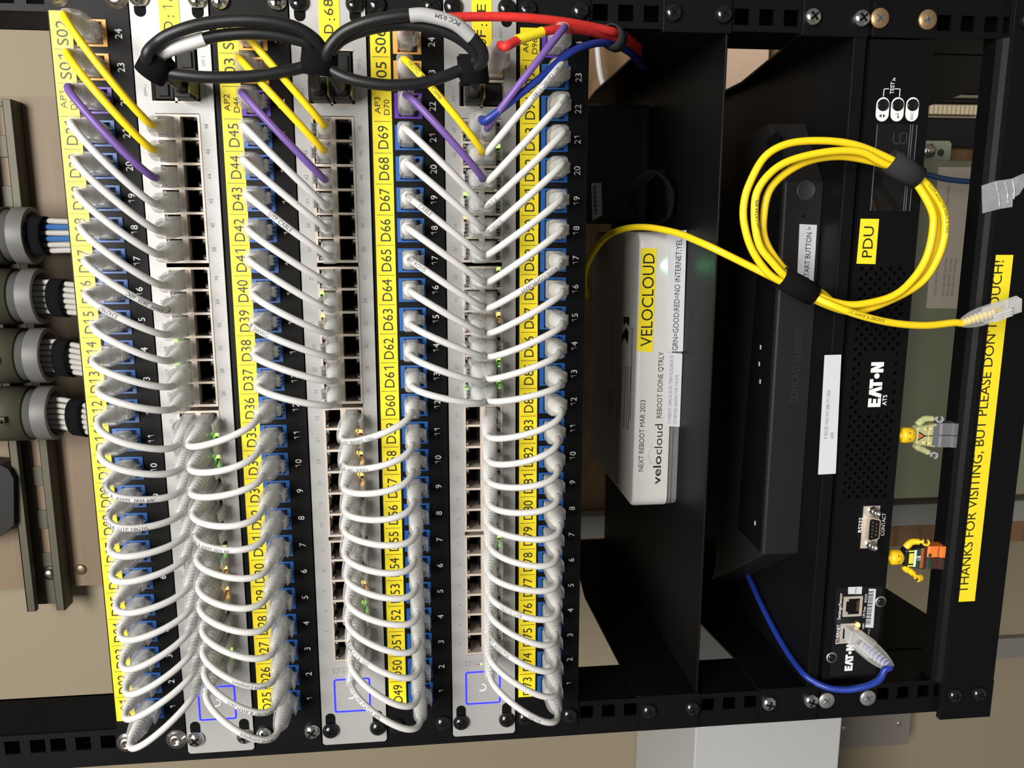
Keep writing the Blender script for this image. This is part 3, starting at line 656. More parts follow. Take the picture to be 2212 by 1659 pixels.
b.tube(spline(cl, 5), .25, mat('cloud outline', (.45, .45, .46), .5), 6); b.build('maker_logo', t)
b = MB(); b.rev(P(1437, 573, YF+.3), (0, -1, 0), [(-1, 3.4), (.3, 3.4), (.9, 2.6), (1.1, .01)], ledw, 20); b.build('status_light', t)
b = MB(); dtp = DT-.05                                              # marks on the lid
def topmark(pts, m): b.add([(PZ(u, v, dtp).x, PZ(u, v, dtp).y, -dtp+.05) for u, v in pts], [tuple(range(len(pts)))], m)
topmark([(1347, 684), (1360, 685), (1359, 705), (1353, 697), (1347, 703)], ink); topmark([(1353, 707), (1358, 718), (1356, 744), (1350, 731), (1342, 739), (1344, 722)], ink)
for (u0, v0, u1, v1) in ((1324, 685, 1320, 810), (1366, 708, 1361, 910), (1352, 790, 1347, 922), (1357, 790, 1353, 926), (1362, 792, 1357, 930), (1342, 796, 1338, 905), (1325, 842, 1322, 895), (1334, 865, 1332, 905)):
    topmark([(u0-.7, v0), (u0+.9, v0), (u1+.9, v1), (u1-.7, v1)], mat('faint grey print', (.16, .155, .15), .5))
qs, fs, x0, x1, y0, y1 = T('QOS'); a_ = PZ(1318, 898, dtp); c_ = PZ(1321, 842, dtp); kx = (c_.x-a_.x)/(x1-x0)
b.add([(a_.x+(x-x0)*kx, a_.y+y*kx*1.3, -dtp+.05) for x, y in qs], fs, MATS['faint grey print']); b.build('lid_print', t)
# power brick behind the router
t = thing('power_adapter', 'black power adapter with white barcode label beside the router', 'power adapter', (150, 190, -396.8))
b = MB(); b.box(110, 205, 160, 225, 338, 396.4, plastk); b.build('brick', t, bevel=4, seg=3)
f = [(P(u, v, 159.7).x, -P(u, v, 159.7).z) for u, v in ((1277, 396), (1299, 395), (1301, 464), (1280, 477))]
b = MB(); b.prism(f, 159.5, 159.9, mat('dim white label', (.5, .5, .5), .6))
for i in range(20):
    q = P(1280.5+i*.16, 402+i*3.2, 159.5); b.box(q.x-.22, q.x+.22+.25*(i % 3), 159.35, 159.5, -q.z, -q.z+2.6, ink)
b.build('barcode_label', t)
b = MB()
for kk in range(3): b.tube(spline([(110, 110+kk*6, -380), (128, 92+kk*4, -360-kk*4), (146, 84, -376-kk*3), (132, 78+kk*5, -390), (112, 82, -388)], 8, True), 1.7, dark, 8)
b.build('lead', t)
# ------------------------------------------------------------------ black modem
t = thing('modem', 'black modem with raised lettering and white start label on the lower shelf', 'modem', (0, 24, -479.6))
y0 = 26.0; DB2 = 479.2
rb = PZ(1739, 267, DB2); lb = PZ(1602, 1252, DB2)
fp = [(-131, y0), (135, y0), (rb.x, rb.y), (rb.x-8, rb.y+60), (lb.x+14, rb.y+60), (lb.x, lb.y)]
b = MB(); dT = 452.5
rings = [[(x, y, -d) for x, y in fp] for d in (DB2, dT+1.0)]+[[(x*.995, y+(1.2 if y == y0 else 0), -dT) for x, y in fp]]
b.loft(rings, plastk, False); b.build('body', t, bevel=.7)
st0 = PZ(1660, 800, dT).y; st1 = PZ(1612, 800, dT).y
b = MB(); b.prism([(-131, 30), (133, 30), (rb.x*.96, rb.y*.7), (rb.x*.94, rb.y), (-128, st1)], dT-.35, dT-.05, glossk, 'xy')
for u, v in ((1643, 750), (1642, 824), (1640, 786), (1631, 1130)):
    q = PZ(u, v, dT-.4); b.box(q.x-1.6, q.x+1.6, q.y-1, q.y+1, dT-.5, dT-.35, wlab)
b.build('light_strip', t)
b = MB(); b.textpx('COMCAST BUSINESS', (1715, 871), (1724, 707), y0, 6.0, mat('raised black plastic', (.028, .027, .028), .35), False, .35); b.build('raised_lettering', t)
b = MB(); q = P(1742, 411, y0); b.rev(q, (0, -1, 0), [(-1, 6.6), (.25, 6.6), (.4, 6.0), (.1, 5.6), (.1, .01)], mat('button ring', (.035, .035, .036), .35), 28); b.build('power_button', t)
b = MB(); b.rev(P(1735, 467, y0), (0, -1, 0), [(-.5, 1), (.1, 1), (.12, .01)], dark, 12); b.build('pin_hole', t)
tx_label('start_label', t, [(1727, 484), (1764.5, 486), (1756, 624), (1721, 624)], y0, wlab, [('START BUTTON >', (1741, 603), (1748, 490), 4.0, ink)])
tx_label('support_label', sh2, [(1781, 767), (1817, 766), (1805, 1023), (1767, 1025)], -1.4, wlab, [('IF ISSUES: NVA SVC 888-777-7004', (1784, 948), (1789, 843), 2.6, gink), ('#200', (1796, 947), (1797, 934), 2.6, gink)])
# ------------------------------------------------------------------ rack power switch
def eaton(b, x0, dbase, k, y, m):
    f = lambda pts: b.prism([(x0+x*k, dbase-h*k) for x, h in pts], y-.15, y, m)
    f([(0, 0), (6, 0), (6, 2.2), (2.6, 2.2), (2.6, 3.4), (5.6, 3.4), (5.6, 5.6), (2.6, 5.6), (2.6, 6.8), (6, 6.8), (6, 9), (0, 9)])
    f([(6.2, 0), (8.9, 9), (11.9, 9), (13.9, 2), (14.3, 0), (11.9, 0), (10.5, 5), (9.0, 0)]); f([(12.6, 9), (19.4, 9), (19.4, 6.6), (17.2, 6.6), (17.2, 0), (14.7, 0), (14.7, 6.6), (13.3, 6.6)])
    f([(21.5+1.9*math.cos(a*math.pi/8), 4.3+1.9*math.sin(a*math.pi/8)) for a in range(16)])
    f([(23.9, 0), (23.9, 9), (26.6, 9), (28.5, 4.6), (28.5, 9), (31, 9), (31, 0), (28.3, 0), (26.4, 4.4), (26.4, 0)])
t = thing('transfer_switch', 'black rack transfer switch with perforated front, display and yellow tape', 'power switch', (0, 0, -533)); pdu = t
yf = -2.0; D0, D1 = 490.2, 533.0; b = MB()
hx = [78.3-3.345*i for i in range(48)]; hT = hx[0]+1.7; hB = hx[-1]-1.7
b.box(hT, 221.3, yf, 0, D0, D1, blackd); b.box(-217, hB, yf, 0, D0, D1, blackd); b.box(hB, hT, yf, 0, D0, 493.2, blackd); b.box(hB, hT, yf, 0, 529.6, D1, blackd)
cw = (529.6-493.2)/11
for i, x in enumerate(hx):
    odd = i % 2; ds_ = [493.2+cw*(2*j+1+odd) for j in range(5)]
    edges = [493.2]+([493.2+cw] if odd else [])
    if odd: b.box(x-1.6725, x+1.6725, yf, 0, 493.2, 493.2+cw, blackd)
    else: b.box(x-1.6725, x+1.6725, yf, 0, 493.2+cw*10, 529.6, blackd)
    for dc in ds_:
        if -21 < x < 22 and 501 < dc < 523: b.box(x-1.6725, x+1.6725, yf, 0, dc-cw, dc+cw, blackd); continue
        hw = 1.6725; sq = [(hw, 0), (hw, cw), (0, cw), (-hw, cw), (-hw, 0), (-hw, -cw), (0, -cw), (hw, -cw)]; r_ = 1.42
        inn = [(r_*math.cos(a*math.pi/4), r_*math.sin(a*math.pi/4)) for a in range(8)]
        vs = [(x+p, yf, -(dc+q)) for p, q in sq]+[(x+p, yf, -(dc+q)) for p, q in inn]+[(x+p, 0, -(dc+q)) for p, q in inn]
        b.add(vs, [(a, (a+1) % 8, 8+(a+1) % 8, 8+a) for a in range(8)]+[(8+a, 8+(a+1) % 8, 16+(a+1) % 8, 16+a) for a in range(8)], blackd)
eaton(b, -15.3, 517.2, 1.0, yf, wink)
b.textpx('ATS', (1909, 876), (1912, 853), yf, 3.2, wink, True)
# TEST bracket and key symbols
def lin(p0, p1, wd=.45, mm=None):
    a = P(*p0, yf); c = P(*p1, yf); dx, dz = c.x-a.x, c.z-a.z; L = math.hypot(dx, dz); nx, nz = -dz/L*wd/2, dx/L*wd/2
    b.prism([(a.x+nx, -(a.z+nz)), (c.x+nx, -(c.z+nz)), (c.x-nx, -(c.z-nz)), (a.x-nx, -(a.z-nz))], yf-.12, yf, mm or wink)
lin((1908, 209), (1910, 192)); lin((1910, 192), (1920, 192)); lin((1933, 192), (1944, 192)); lin((1944, 192), (1943, 209))
b.textpx('TEST', (1925, 203), (1929, 177), yf, 2.7, wink, True); b.textpx('3s', (1930, 175), (1931, 168), yf, 2.0, wink, True)
b.textpx('RS232', (1857, 1150), (1859, 1118), yf, 2.9, wink, True); b.textpx('CONTACT', (1905, 1157), (1910, 1108), yf, 2.9, wink)
b.build('front_panel', t)
b = MB(); b.box(-217, 221.3, 10, 240, D0, D1, dark); b.box(-217, 221.3, 0, 10, D0, D0+1, blackd); b.box(-217, 221.3, 0, 10, D1-1, D1, blackd); b.box(-217, -216, 0, 10, D0, D1, blackd); b.box(220.3, 221.3, 0, 10, D0, D1, blackd); b.build('chassis', t)
for sg in (-1, 1):
    b = MB(); x0, x1 = sorted((sg*222.5, sg*243.8)); b.box(x0, x1, -1.9, -.1, 491, 533.2, blackd); b.build('mounting_ear', t, bevel=.5)
    for d in (6.35, 38.1): screw('bronze' if sg > 0 else 'grey', t, sg*(233.5), 11*U+d-.6, -1.9)
b = MB(); b.box(115.6, 170.3, yf-.5, yf, 498.4, 526, glossk)
for d in (498.6, 521.2, 522.6, 525.6): b.box(115.8, 170.1, yf-.65, yf-.5, d, d+.3, mat('display edge', (.20, .20, .21), .25))
seg = mat('unlit segment', (.03, .03, .035), .4)
b.box(145, 153, yf-.6, yf-.5, 511, 511.7, seg); b.box(158, 165, yf-.6, yf-.5, 510, 510.7, seg); b.box(158, 165, yf-.6, yf-.5, 514.5, 515.2, seg); b.box(158, 165, yf-.6, yf-.5, 519, 519.7, seg); b.box(158, 158.7, yf-.6, yf-.5, 510, 519.5, seg); b.box(164.4, 165, yf-.6, yf-.5, 514.5, 519.5, seg); b.box(145, 153, yf-.6, yf-.5, 518, 518.6, seg)
b.build('display', t, bevel=.1)
for q, (u, sym) in enumerate(((1908, 'a'), (1940, 'e'), (1972, 'ESC'))):
    c = P(u-1, 227, yf); cx, cd_ = c.x, -c.z
    b = MB(); rr = 4.35
    cap = [(cx+rr*math.sin(a*math.pi/12), cd_-rr*math.cos(a*math.pi/12)) for a in range(13)]+[]
    pl = [(cx+.4+rr*math.cos(a*math.pi/12), cd_+rr*math.sin(a*math.pi/12)) for a in range(-6, 7)]+[(cx-5.7+rr*math.cos(a*math.pi/12), cd_+rr*math.sin(a*math.pi/12)) for a in range(6, 19)]
    b.prism(pl, yf-.2, yf, wink)
    sx = cx-6.6
    if sym == 'a': b.prism([(sx, cd_-2.2), (sx+1.1, cd_-.5), (sx-1.1, cd_-.5)], yf-.3, yf-.2, ink); b.prism([(sx, cd_+2.2), (sx+1.1, cd_+.5), (sx-1.1, cd_+.5)], yf-.3, yf-.2, ink)
    elif sym == 'e': b.box(sx-1, sx+1.3, yf-.3, yf-.2, cd_+.6, cd_+1.0, ink); b.box(sx+1, sx+1.3, yf-.3, yf-.2, cd_-1.2, cd_+1, ink); b.box(sx-1.3, sx-.4, yf-.3, yf-.2, cd_+.3, cd_+1.3, ink)
    else: b.text('ESC', sx, cd_, 1.7, ink, yf-.3, width=4.4)
    o = b.build('button_surround', t)
    b = MB(); b.rev((cx, yf-.1, -cd_), (0, -1, 0), [(0, 3.75), (.7, 3.7), (.9, 3.3), (.75, .01)], glossk, 24); b.build('button', t)
tx_label('label_tape', t, [(1859, 472.5), (1898.5, 473), (1890.5, 570.5), (1850, 569.5)], yf, yel, [('PDU', (1871, 556), (1877, 489), 7.4, ink)])
# serial connector
b = MB(); c = P(1879, 1138, yf); sh = rrect(8.6, 4.6, 2, 4, c.x, 0)
tr_ = [(c.x+x*(1.0 if z > 0 else .88), -c.z-z) for x, z in rrect(8.7, 4.4, 2)]
b.prism([(x, d) for x, d in tr_], -7.5, yf, nickel, smooth=False); b.prism([(c.x+(x-c.x)*.9, -c.z+(d+c.z)*.85) for x, d in tr_], -7.7, -7.4, glossk)
b.box(c.x-15.5, c.x+15.5, yf-.8, yf, -c.z-6, -c.z+6, nickel)
for i in range(9): b.cyl((c.x+(-5.2+i*2.6 if i < 5 else -3.9+(i-5)*2.6), -8.0, c.z+(1.4 if i < 5 else -1.4)), (c.x+(-5.2+i*2.6 if i < 5 else -3.9+(i-5)*2.6), -7.6, c.z+(1.4 if i < 5 else -1.4)), .45, gold, 8)
o = b.build('serial_connector', t)
for q in (-1, 1):
    b = MB(); h = (c.x+q*12.4, yf-.8, c.z); b.rev(h, (0, -1, 0), [(0, 3.1), (5, 3.1), (5, 1.6), (5.05, .01)], chrome, 6); b.rev(h, (0, -1, 0), [(5, 2.3), (8, 2.2), (8, 1.2), (6, 1.2), (6, .01)], steel, 14); b.build('jack_screw', o)
# network card
y2 = yf-.6; b = MB(); b.box(-214.5, -146, y2, yf, 495.5, 530.5, glossk)
eaton(b, -210.8, -P(1842, 1420, y2).z+.4, .66, y2, wink)
b.textpx('Settings/Sensor', (1811, 1338), (1817, 1281), y2, 2.2, wink, True); b.textpx('ETHERNET', (1808, 1391), (1811, 1349), y2, 2.4, wink, True); b.textpx('UPS Data', (1865, 1334), (1868, 1310), y2, 1.7, wink); b.textpx('RS232', (1869, 1301), (1871, 1283), y2, 1.7, wink); b.textpx('100M', (1864, 1360), (1865, 1347), y2, 1.6, wink); b.textpx('MAC:', (1876, 1373), (1877, 1358), y2, 1.6, wink)
nc = b.build('network_card', t, bevel=.15)
for u, v in ((1902, 1299), (1796, 1420)):
    b = MB(); q = P(u, v, y2); b.rev(q, (0, -1, 0), [(-1, 3.0), (1.2, 3.0), (1.8, 2.2), (1.8, .01)], bscrew, 18); b.rev(q, (0, -1, 0), [(.2, 4.1), (.5, 4.1), (.55, 3)], greyscrew, 18); b.build('thumb_screw', nc)
def jackbox(u, v, nm):
    c = P(u, v, y2); b = MB(); x, d = c.x, -c.z
    b.box(x-7.6, x+7.6, y2-1, y2+2, d-7, d-5.2, nickel); b.box(x-7.6, x+7.6, y2-1, y2+2, d+5.2, d+7, nickel); b.box(x-7.6, x-6, y2-1, y2+2, d-5.2, d+5.2, nickel); b.box(x+6, x+7.6, y2-1, y2+2, d-5.2, d+5.2, nickel); b.box(x-6, x+6, y2-.3, y2, d-5.2, d+5.2, dark)
    b.box(x-6, x-4, y2-.9, y2-.3, d-5.2, d-3.4, ledoff); b.box(x+4, x+6, y2-.9, y2-.3, d-5.2, d-3.4, ledoff)
    for i in range(8): b.box(x-3.6+i, x-3.2+i, y2-.6, y2-.3, d+3, d+4.6, gold)
    b.build(nm, nc); return c
jackbox(1841, 1309, 'sensor_jack'); ec = jackbox(1834, 1367, 'ethernet_jack')
b = MB(); q = P(1853, 1350, y2-1); b.rev(q, (0, -1, 0), [(-.5, 1.7), (.6, 1.6), (1, .8), (1.05, .01)], ledo, 14); b.build('link_light', nc)
tx_label('barcode_label', nc, [(1877, 1271.5), (1892, 1272), (1886, 1356), (1869, 1355)], y2, wlab, [])
b = MB()
for i in range(34):
    v = 1278+i*2.1; a_ = P(1876.5-i*.2, v, y2); b.box(a_.x-.12-.22*((i*7) % 3 == 0), a_.x+.12+.2*((i*5) % 4 == 0), y2-.32, y2-.25, -a_.z-.2, -a_.z+3.6, ink)
b.build('barcode', nc)
tx_label('terminal_label', nc, [(1832, 1268), (1862, 1267), (1861, 1283), (1832, 1283)], y2, wlab, [('TERMINAL', (1848, 1282), (1848.6, 1269), 1.2, ink)])
t = thing('network_cable', 'blue network cable plugged into the power switch, running along the lower shelf', 'cable', (ec.x, -3, ec.z))
a0 = Vector((ec.x, -3, ec.z)); pe = P(1905, 1426, -30); da = (pe-a0).normalized(); plug(t, a0, da)
A = a0+da*36
on = lambda u, v: PZ(u, v, 476.9)
path = spline([a0+da*13, a0+da*26, A, P(1911, 1447, -37), P(1899, 1468, -36), P(1872, 1482, -30), P(1830, 1490, -22), P(1790, 1486, -13), P(1758, 1472, -6)]+[on(1733, 1452), on(1700, 1407), on(1668, 1352), on(1640, 1296), on(1622, 1256), on(1612, 1235)], 8)
jacket(t, path, cblue, 2.3)
# ------------------------------------------------------------------ yellow coil
t = thing('patch_cable', 'long yellow patch cable coiled and tied in front of the shelves', 'cable', P(1700, 600, -20), None)
A_ = [(1750, 643, -25), (1826, 672, -26), (1876, 667, -26), (1952, 635, -27), (1998, 602, -28), (2028, 552, -29), (2041, 501, -29), (2036, 451, -28), (2003, 400, -27), (1955, 362, -25), (1906, 336, -24), (1843, 312, -24), (1775, 304, -24), (1704, 310, -24), (1653, 338, -24), (1620, 395, -24), (1607, 440, -24), (1608, 485, -24), (1625, 540, -24), (1660, 590, -24), (1700, 614, -25)]
B_ = [(1762, 636, -29), (1800, 652, -31), (1851, 658, -32), (1927, 640, -32), (1973, 602, -32), (2003, 552, -32), (2016, 489, -32), (2011, 450, -32), (1980, 397, -29), (1951, 370, -28), (1906, 352, -29), (1856, 328, -30), (1780, 329, -30), (1691, 354, -30), (1640, 405, -30), (1630, 463, -30), (1640, 527, -30), (1668, 566, -30), (1705, 602, -29)]
C_ = [(1770, 630, -23), (1805, 656, -22), (1856, 664, -22), (1930, 645, -22), (1982, 604, -23), (2013, 552, -24), (2024, 495, -24), (2018, 450, -24), (1990, 402, -25), (1948, 371, -25), (1881, 348, -22), (1805, 338, -23), (1729, 355, -23), (1666, 405, -23), (1649, 476, -23), (1655, 524, -23), (1684, 570, -24), (1712, 597, -24)]
pend = P(2181, 663, -38); pd = (P(2098, 691, -36)-pend).normalized()
path = spline(px([(1268, 640, 150), (1262, 600, 120), (1278, 552, 100), (1310, 512, 84), (1350, 494, 66), (1400, 491, 48), (1462, 503, 24), (1505, 520, 3), (1545, 538, -9), (1620, 575, -15), (1684, 607, -21)]+A_+B_+C_+[(1758, 639, -30), (1800, 660, -36), (1860, 682, -38), (1930, 698, -38), (2000, 703, -37), (2060, 697, -36)])+[pend+pd*31, pend+pd*20, pend+pd*11], 6)
j = jacket(t, path, cyellow, 2.35); plug(t, pend, pd).scale = (.86, .86, .86)
def printpx(tx, pts, h, r=2.36, st=0, nm='printing', fl=False): printing(spline(px(pts), 8), r, 0, tx, h, ink, st, fl, nm, j)
printpx('E342987 R AWM 2835', [(1752, 634, -33), (1800, 660, -36), (1860, 682, -38), (1930, 698, -38)], 2.0, st=8, fl=True)
printpx('UTP CAT6A 4PR', [(1640, 500, -30), (1630, 463, -30), (1640, 405, -30), (1691, 354, -30)], 1.9, st=1)
printpx('COM ANSI/TIA-568-C.2 10G', [(2003, 400, -27), (2036, 451, -28), (2041, 501, -29), (2028, 552, -29), (1998, 602, -28)], 2.0, st=0)
tie('black ribbed tie round the yellow coil, covering part of the start label', P(1722, 618, -27), P(1760, 640, -27)-P(1690, 602, -27), 7.0, 25, velcro, None)
tie('dark grey tie on the upper side of the yellow coil by the display', P(1952, 366, -27), P(1985, 386, -27)-P(1918, 345, -26), 7.0, 22, gvelcro, None)
# ------------------------------------------------------------------ silver tape on the bar, toy figures
b = MB(); pts = [(2120, 401), (2150, 391), (2185, 386), (2212, 374), (2240, 366), (2236, 396), (2211, 404), (2201, 420), (2187, 428), (2186, 447), (2160, 451), (2122, 461)]
f = [(P(u, v, -5.1).x, -P(u, v, -5.1).z) for u, v in pts]; b.prism(f, -5.5, -5.1, tapem)
for (u0, v0, u1, v1) in ((2150, 392, 2160, 450), (2187, 388, 2190, 430), (2170, 390, 2178, 440)): b.tube([P(u0, v0, -5.4), P((u0+u1)/2+3, (v0+v1)/2, -5.8), P(u1, v1, -5.4)], .5, tapem, 6)
tag(b.build('tape_strip', None, tuple(P(2160, 420, -5))), 'crumpled silver tape scrap stuck on the black bottom bar', 'tape')
def figure(label, x, d, rot, cols, arms, prints):
    tor, armc, handc, hipc, legl, legr = cols
    t = thing('toy_figure', label, 'toy', (x, 5, -d))
    S = lambda: MB()
    L = lambda q: (x+q[0], 5+q[1], -d+q[2])
    def addbox(b, x0, x1, y0, y1, z0, z1, m): b.box(x+x0, x+x1, 5+y0, 5+y1, d-z1, d-z0, m)
    for sg, m in ((-1, legl), (1, legr)):
        b = S(); x0, x1 = sorted((sg*.25, sg*7.9))
        b.prism([(5-5.2, d), (5+3.8, d), (5+3.8, d-9), (5+2.0, d-12), (5-2.4, d-12), (5-3.6, d-10), (5-3.9, d-3.4), (5-5.2, d-3.0)], x+x0, x+x1, m, 'yd')
        if 'leg' in prints:
            for (q0, q1, z0, z1, mm) in prints['leg'].get(sg, []): addbox(b, q0, q1, -4.15, -3.6, z0, z1, mm)
        b.build('leg', t, bevel=.3)
    b = S(); addbox(b, -7.9, 7.9, -3.6, 3.6, 12.0, 14.3, hipc); b.cyl(L((-7.8, 0, 10.8)), L((7.8, 0, 10.8)), 2.2, hipc, 14); b.build('hips', t, bevel=.2)
    b = S(); z0, z1 = 14.3, 26.8
    b.loft([[(x+p, 5+q, -d+z) for p, q in rrect(w_, dp, .8, 3)] for z, w_, dp in ((z0, 7.8, 3.9), (z1-1.2, 5.9, 3.4), (z1, 5.2, 2.9))], tor, False)
    b.cyl(L((0, 0, z1)), L((0, 0, z1+1)), 2.6, ty, 14); 
    for p in prints.get('torso', []):
        pts_, mm = p; b.add([(x+q0, 5-(3.9-(h-z0)/(z1-z0)*.55)-.12, -d+h) for q0, h in pts_], [tuple(range(len(pts_)))], mm)
    b.build('torso', t)
    b = S(); hz = 27.6; prof_ = [(0, 3.2), (.6, 4.4), (1.6, 5.1), (6.8, 5.1), (8.0, 4.5), (8.6, 3.4), (8.65, 2.5), (10.3, 2.45), (10.5, 2.2), (10.5, .01)]
    b.rev(L((0, 0, hz)), (0, 0, 1), prof_, ty, 28)
    hx_ = prints['face']; cs, sn = math.cos(rot), math.sin(rot)
    def onhead(a, h, r_, m, wd=None):                              # small prints on the round face
        a += rot; p = Vector((math.sin(a), -math.cos(a), 0)); c_ = Vector(L((p.x*5.1, p.y*5.1, hz+h))); b.rev(c_-p*.3, p, [(0, r_), (.38, r_), (.4, .01)], m, 10)
    for a, h, r_ in hx_['dots']: onhead(a, h, r_, ink)
    for pts_ in hx_['lines']: b.tube([Vector(L((math.sin(a+rot)*5.12, -math.cos(a+rot)*5.12, hz+h))) for a, h in pts_], .17, ink, 5)
    b.build('head', t)
    for sg, (sh_, el, wr) in arms.items():
        b = S(); p0 = Vector(L(sh_)); p1 = Vector(L(el)); p2 = Vector(L(wr)); b.tube(spline([p0, p0.lerp(p1, .6)+Vector((sg*.4, 0, .3)), p1, p2], 5), [2.35]*6+[2.15]*6+[1.95]*4, armc, 14)
        o = b.build('arm', t)
        b = S(); dv = (p2-p1).normalized(); b.cyl(p2-dv*.3, p2+dv*1.6, 1.1, handc, 12); cc = p2+dv*3.6; sd = Vector((sg, 0, 0)); sd = (sd-dv*sd.dot(dv)).normalized(); up = dv.cross(sd)
        rings = []
        for i in range(15):
            an = math.radians(125+i*290/14); e1 = dv*math.cos(an-math.radians(90)+math.pi/2)+sd*math.sin(an-math.radians(90)+math.pi/2)
            rings.append([cc+e1*rr+up*h for rr, h in ((1.35, -1.6), (2.35, -1.6), (2.35, 1.6), (1.35, 1.6))])
        b.loft(rings, handc, False); b.build('hand', o)
    t.scale = (1.09, 1.09, 1.09); return t
def R4(x0, x1, z0, z1): return [(x0, z0), (x1, z0), (x1, z1), (x0, z1)]
olv = [(R4(-6.4, 6.4, 14.4, 16.3), tgrey)]+[(R4(-6.2+i*3.1, -3.9+i*3.1, 14.7, 16.0), tlgrey) for i in range(4)]
olv += [([(-2.0, 25.9), (2.0, 25.9), (.3, 22.6), (-.3, 22.6)], mat('orange print', (.55, .14, .04), .4)), ([(-3.2, 26), (-2.3, 26), (.4, 21.6), (-.1, 21.0)], tblack), ([(3.2, 26), (2.3, 26), (-.4, 21.6), (.1, 21.0)], tblack), (R4(-3.4, 3.4, 18.6, 19.5), ttan), (R4(-5.7, -3.9, 17.4, 19.4), ttan), (R4(3.9, 5.7, 17.4, 19.4), ttan), (R4(-5.0, -3.6, 20.8, 23), ttan), (R4(3.6, 5.0, 20.8, 23), ttan), (R4(-.3, .3, 16.3, 21.6), tblack), (R4(-6, -4.2, 19.9, 20.3), tblack), (R4(4.2, 6, 19.9, 20.3), tblack)]
figure('toy figure with olive jacket and grey legs standing on the bottom bar', -37.5, 577.3, .08, (tgreen, tgreen, tlgrey, tgrey, tgrey, tgrey),
       {1: ((6.4, 0, 25), (10.6, -.8, 20.2), (10.8, -2.2, 16.2)), -1: ((-6.4, 0, 25), (-9.6, -.5, 20.5), (-11.6, -1.6, 16.6))},
       {'torso': olv, 'face': {'dots': [(-.36, 4.4, .45), (.40, 4.4, .45)], 'lines': [[(-.62, 5.9), (-.25, 5.2)], [(.28, 5.2), (.66, 5.9)], [(-.1, 2.3), (.12, 2.4), (.34, 2.7)]]}})
grn = [(R4(-6.6, 6.6, 16.6, 19.4), tdgreen), (R4(-6.9, 6.9, 14.4, 16.6), trust), (R4(-3.6, 3.6, 21.2, 24.4), tlime), (R4(4.6, 5.6, 21.2, 25), tlime), (R4(-5.6, -4.6, 21.2, 25), tlime), (R4(-5.9, 5.9, 19.4, 21.0), wink), (R4(-1.6, -.3, 16.4, 19.6), wink), (R4(.3, 1.6, 16.4, 19.6), wink)]
figure('toy figure with green patterned torso, one orange and one brown leg, on the bottom bar', -128, 577.3, .12, (tblack, ty, ty, tbrown, tbrown, torange),
       {1: ((6.4, 0, 25), (10.6, -1.0, 21.0), (11.2, -3.0, 17.6)), -1: ((-6.4, 0, 25), (-9.4, -2, 21.8), (-10.6, -5, 20.6))},
       {'torso': grn, 'leg': {1: [(.5, 7.6, 3.6, 5.0, trust), (.6, 3, 9, 11, tdgreen)], -1: [(-7, -1, 8.6, 11, tdgreen), (-6, -1.5, 4, 6, tbrown)]}, 'face': {'dots': [(-.34, 4.6, .5), (.36, 4.6, .5)], 'lines': [[(-.36, 3.2), (-.15, 2.5), (.15, 2.5), (.38, 3.2)]]}})
# ------------------------------------------------------------------ behind: strut, conduits, cabinet
s1 = P(57, 1310, 394); s2 = P(143, 1325, 394); dA, dB = -s1.z, -s2.z; xl = P(100, 1320, 394).x; xr = P(20, 214, 394).x
t = thing('strut_channel', 'slotted metal strut channel on the plywood behind the conduits', 'strut', (0, 414, -dB))
b = MB(); dm = (dA+dB)/2; dA, dB = dm-20.6, dm+20.6
slots = []; x = xl+62
while x < xr-20: slots.append((x, x+29)); x += 51
px_ = xl
b.box(xl, xr, 412.5, 414.6, dA, dm-7, galv); b.box(xl, xr, 412.5, 414.6, dm+7, dB, galv)
for a_, c_ in slots: b.box(px_, a_, 412.5, 414.6, dm-7, dm+7, galv); px_ = c_
b.box(px_, xr, 412.5, 414.6, dm-7, dm+7, galv)
for d0_, d1_ in ((dA, dA+2), (dB-2, dB)): b.box(xl, xr, 393.5, 414.6, d0_, d1_, galv)
for d0_, d1_, e in ((dA, dA+9.5, dA+8), (dB-9.5, dB, dB-9.5)): b.box(xl, xr, 393.5, 395.5, d0_, d1_, galv); b.box(xl, xr, 393.5, 401, e, e+1.5, galv)
b.build('channel', t, bevel=.6)
b = MB(); q = P(104, 1238, 411); b.rev((q.x, 412.4, -dm), (0, -1, 0), [(0, 9), (1.2, 9), (1.3, 6), (4.5, 5.4), (5.8, 3), (5.9, .01)], steel, 20); b.build('screw', t)
b = MB(); q = P(175, 1230, 414.8); b.rev(q, (0, -1, 0), [(-.1, 6.4), (1, 6.2), (2, 4), (2.1, .01)], mat('dull brass screw', (.22, .17, .09), .4, metal=.7), 18); tag(b.build('wood_screw', None, tuple(q)), 'dull screw in the plywood beside the strut end', 'screw')
cxs = [P(20, 509.5, 362).x, P(40, 641, 362).x, P(55, 767, 362).x, P(75, 892, 362).x]
step = (cxs[0]-cxs[3])/3; cn = ('first', 'second', 'third', 'fourth'); md = -P(62, 600, 340).z
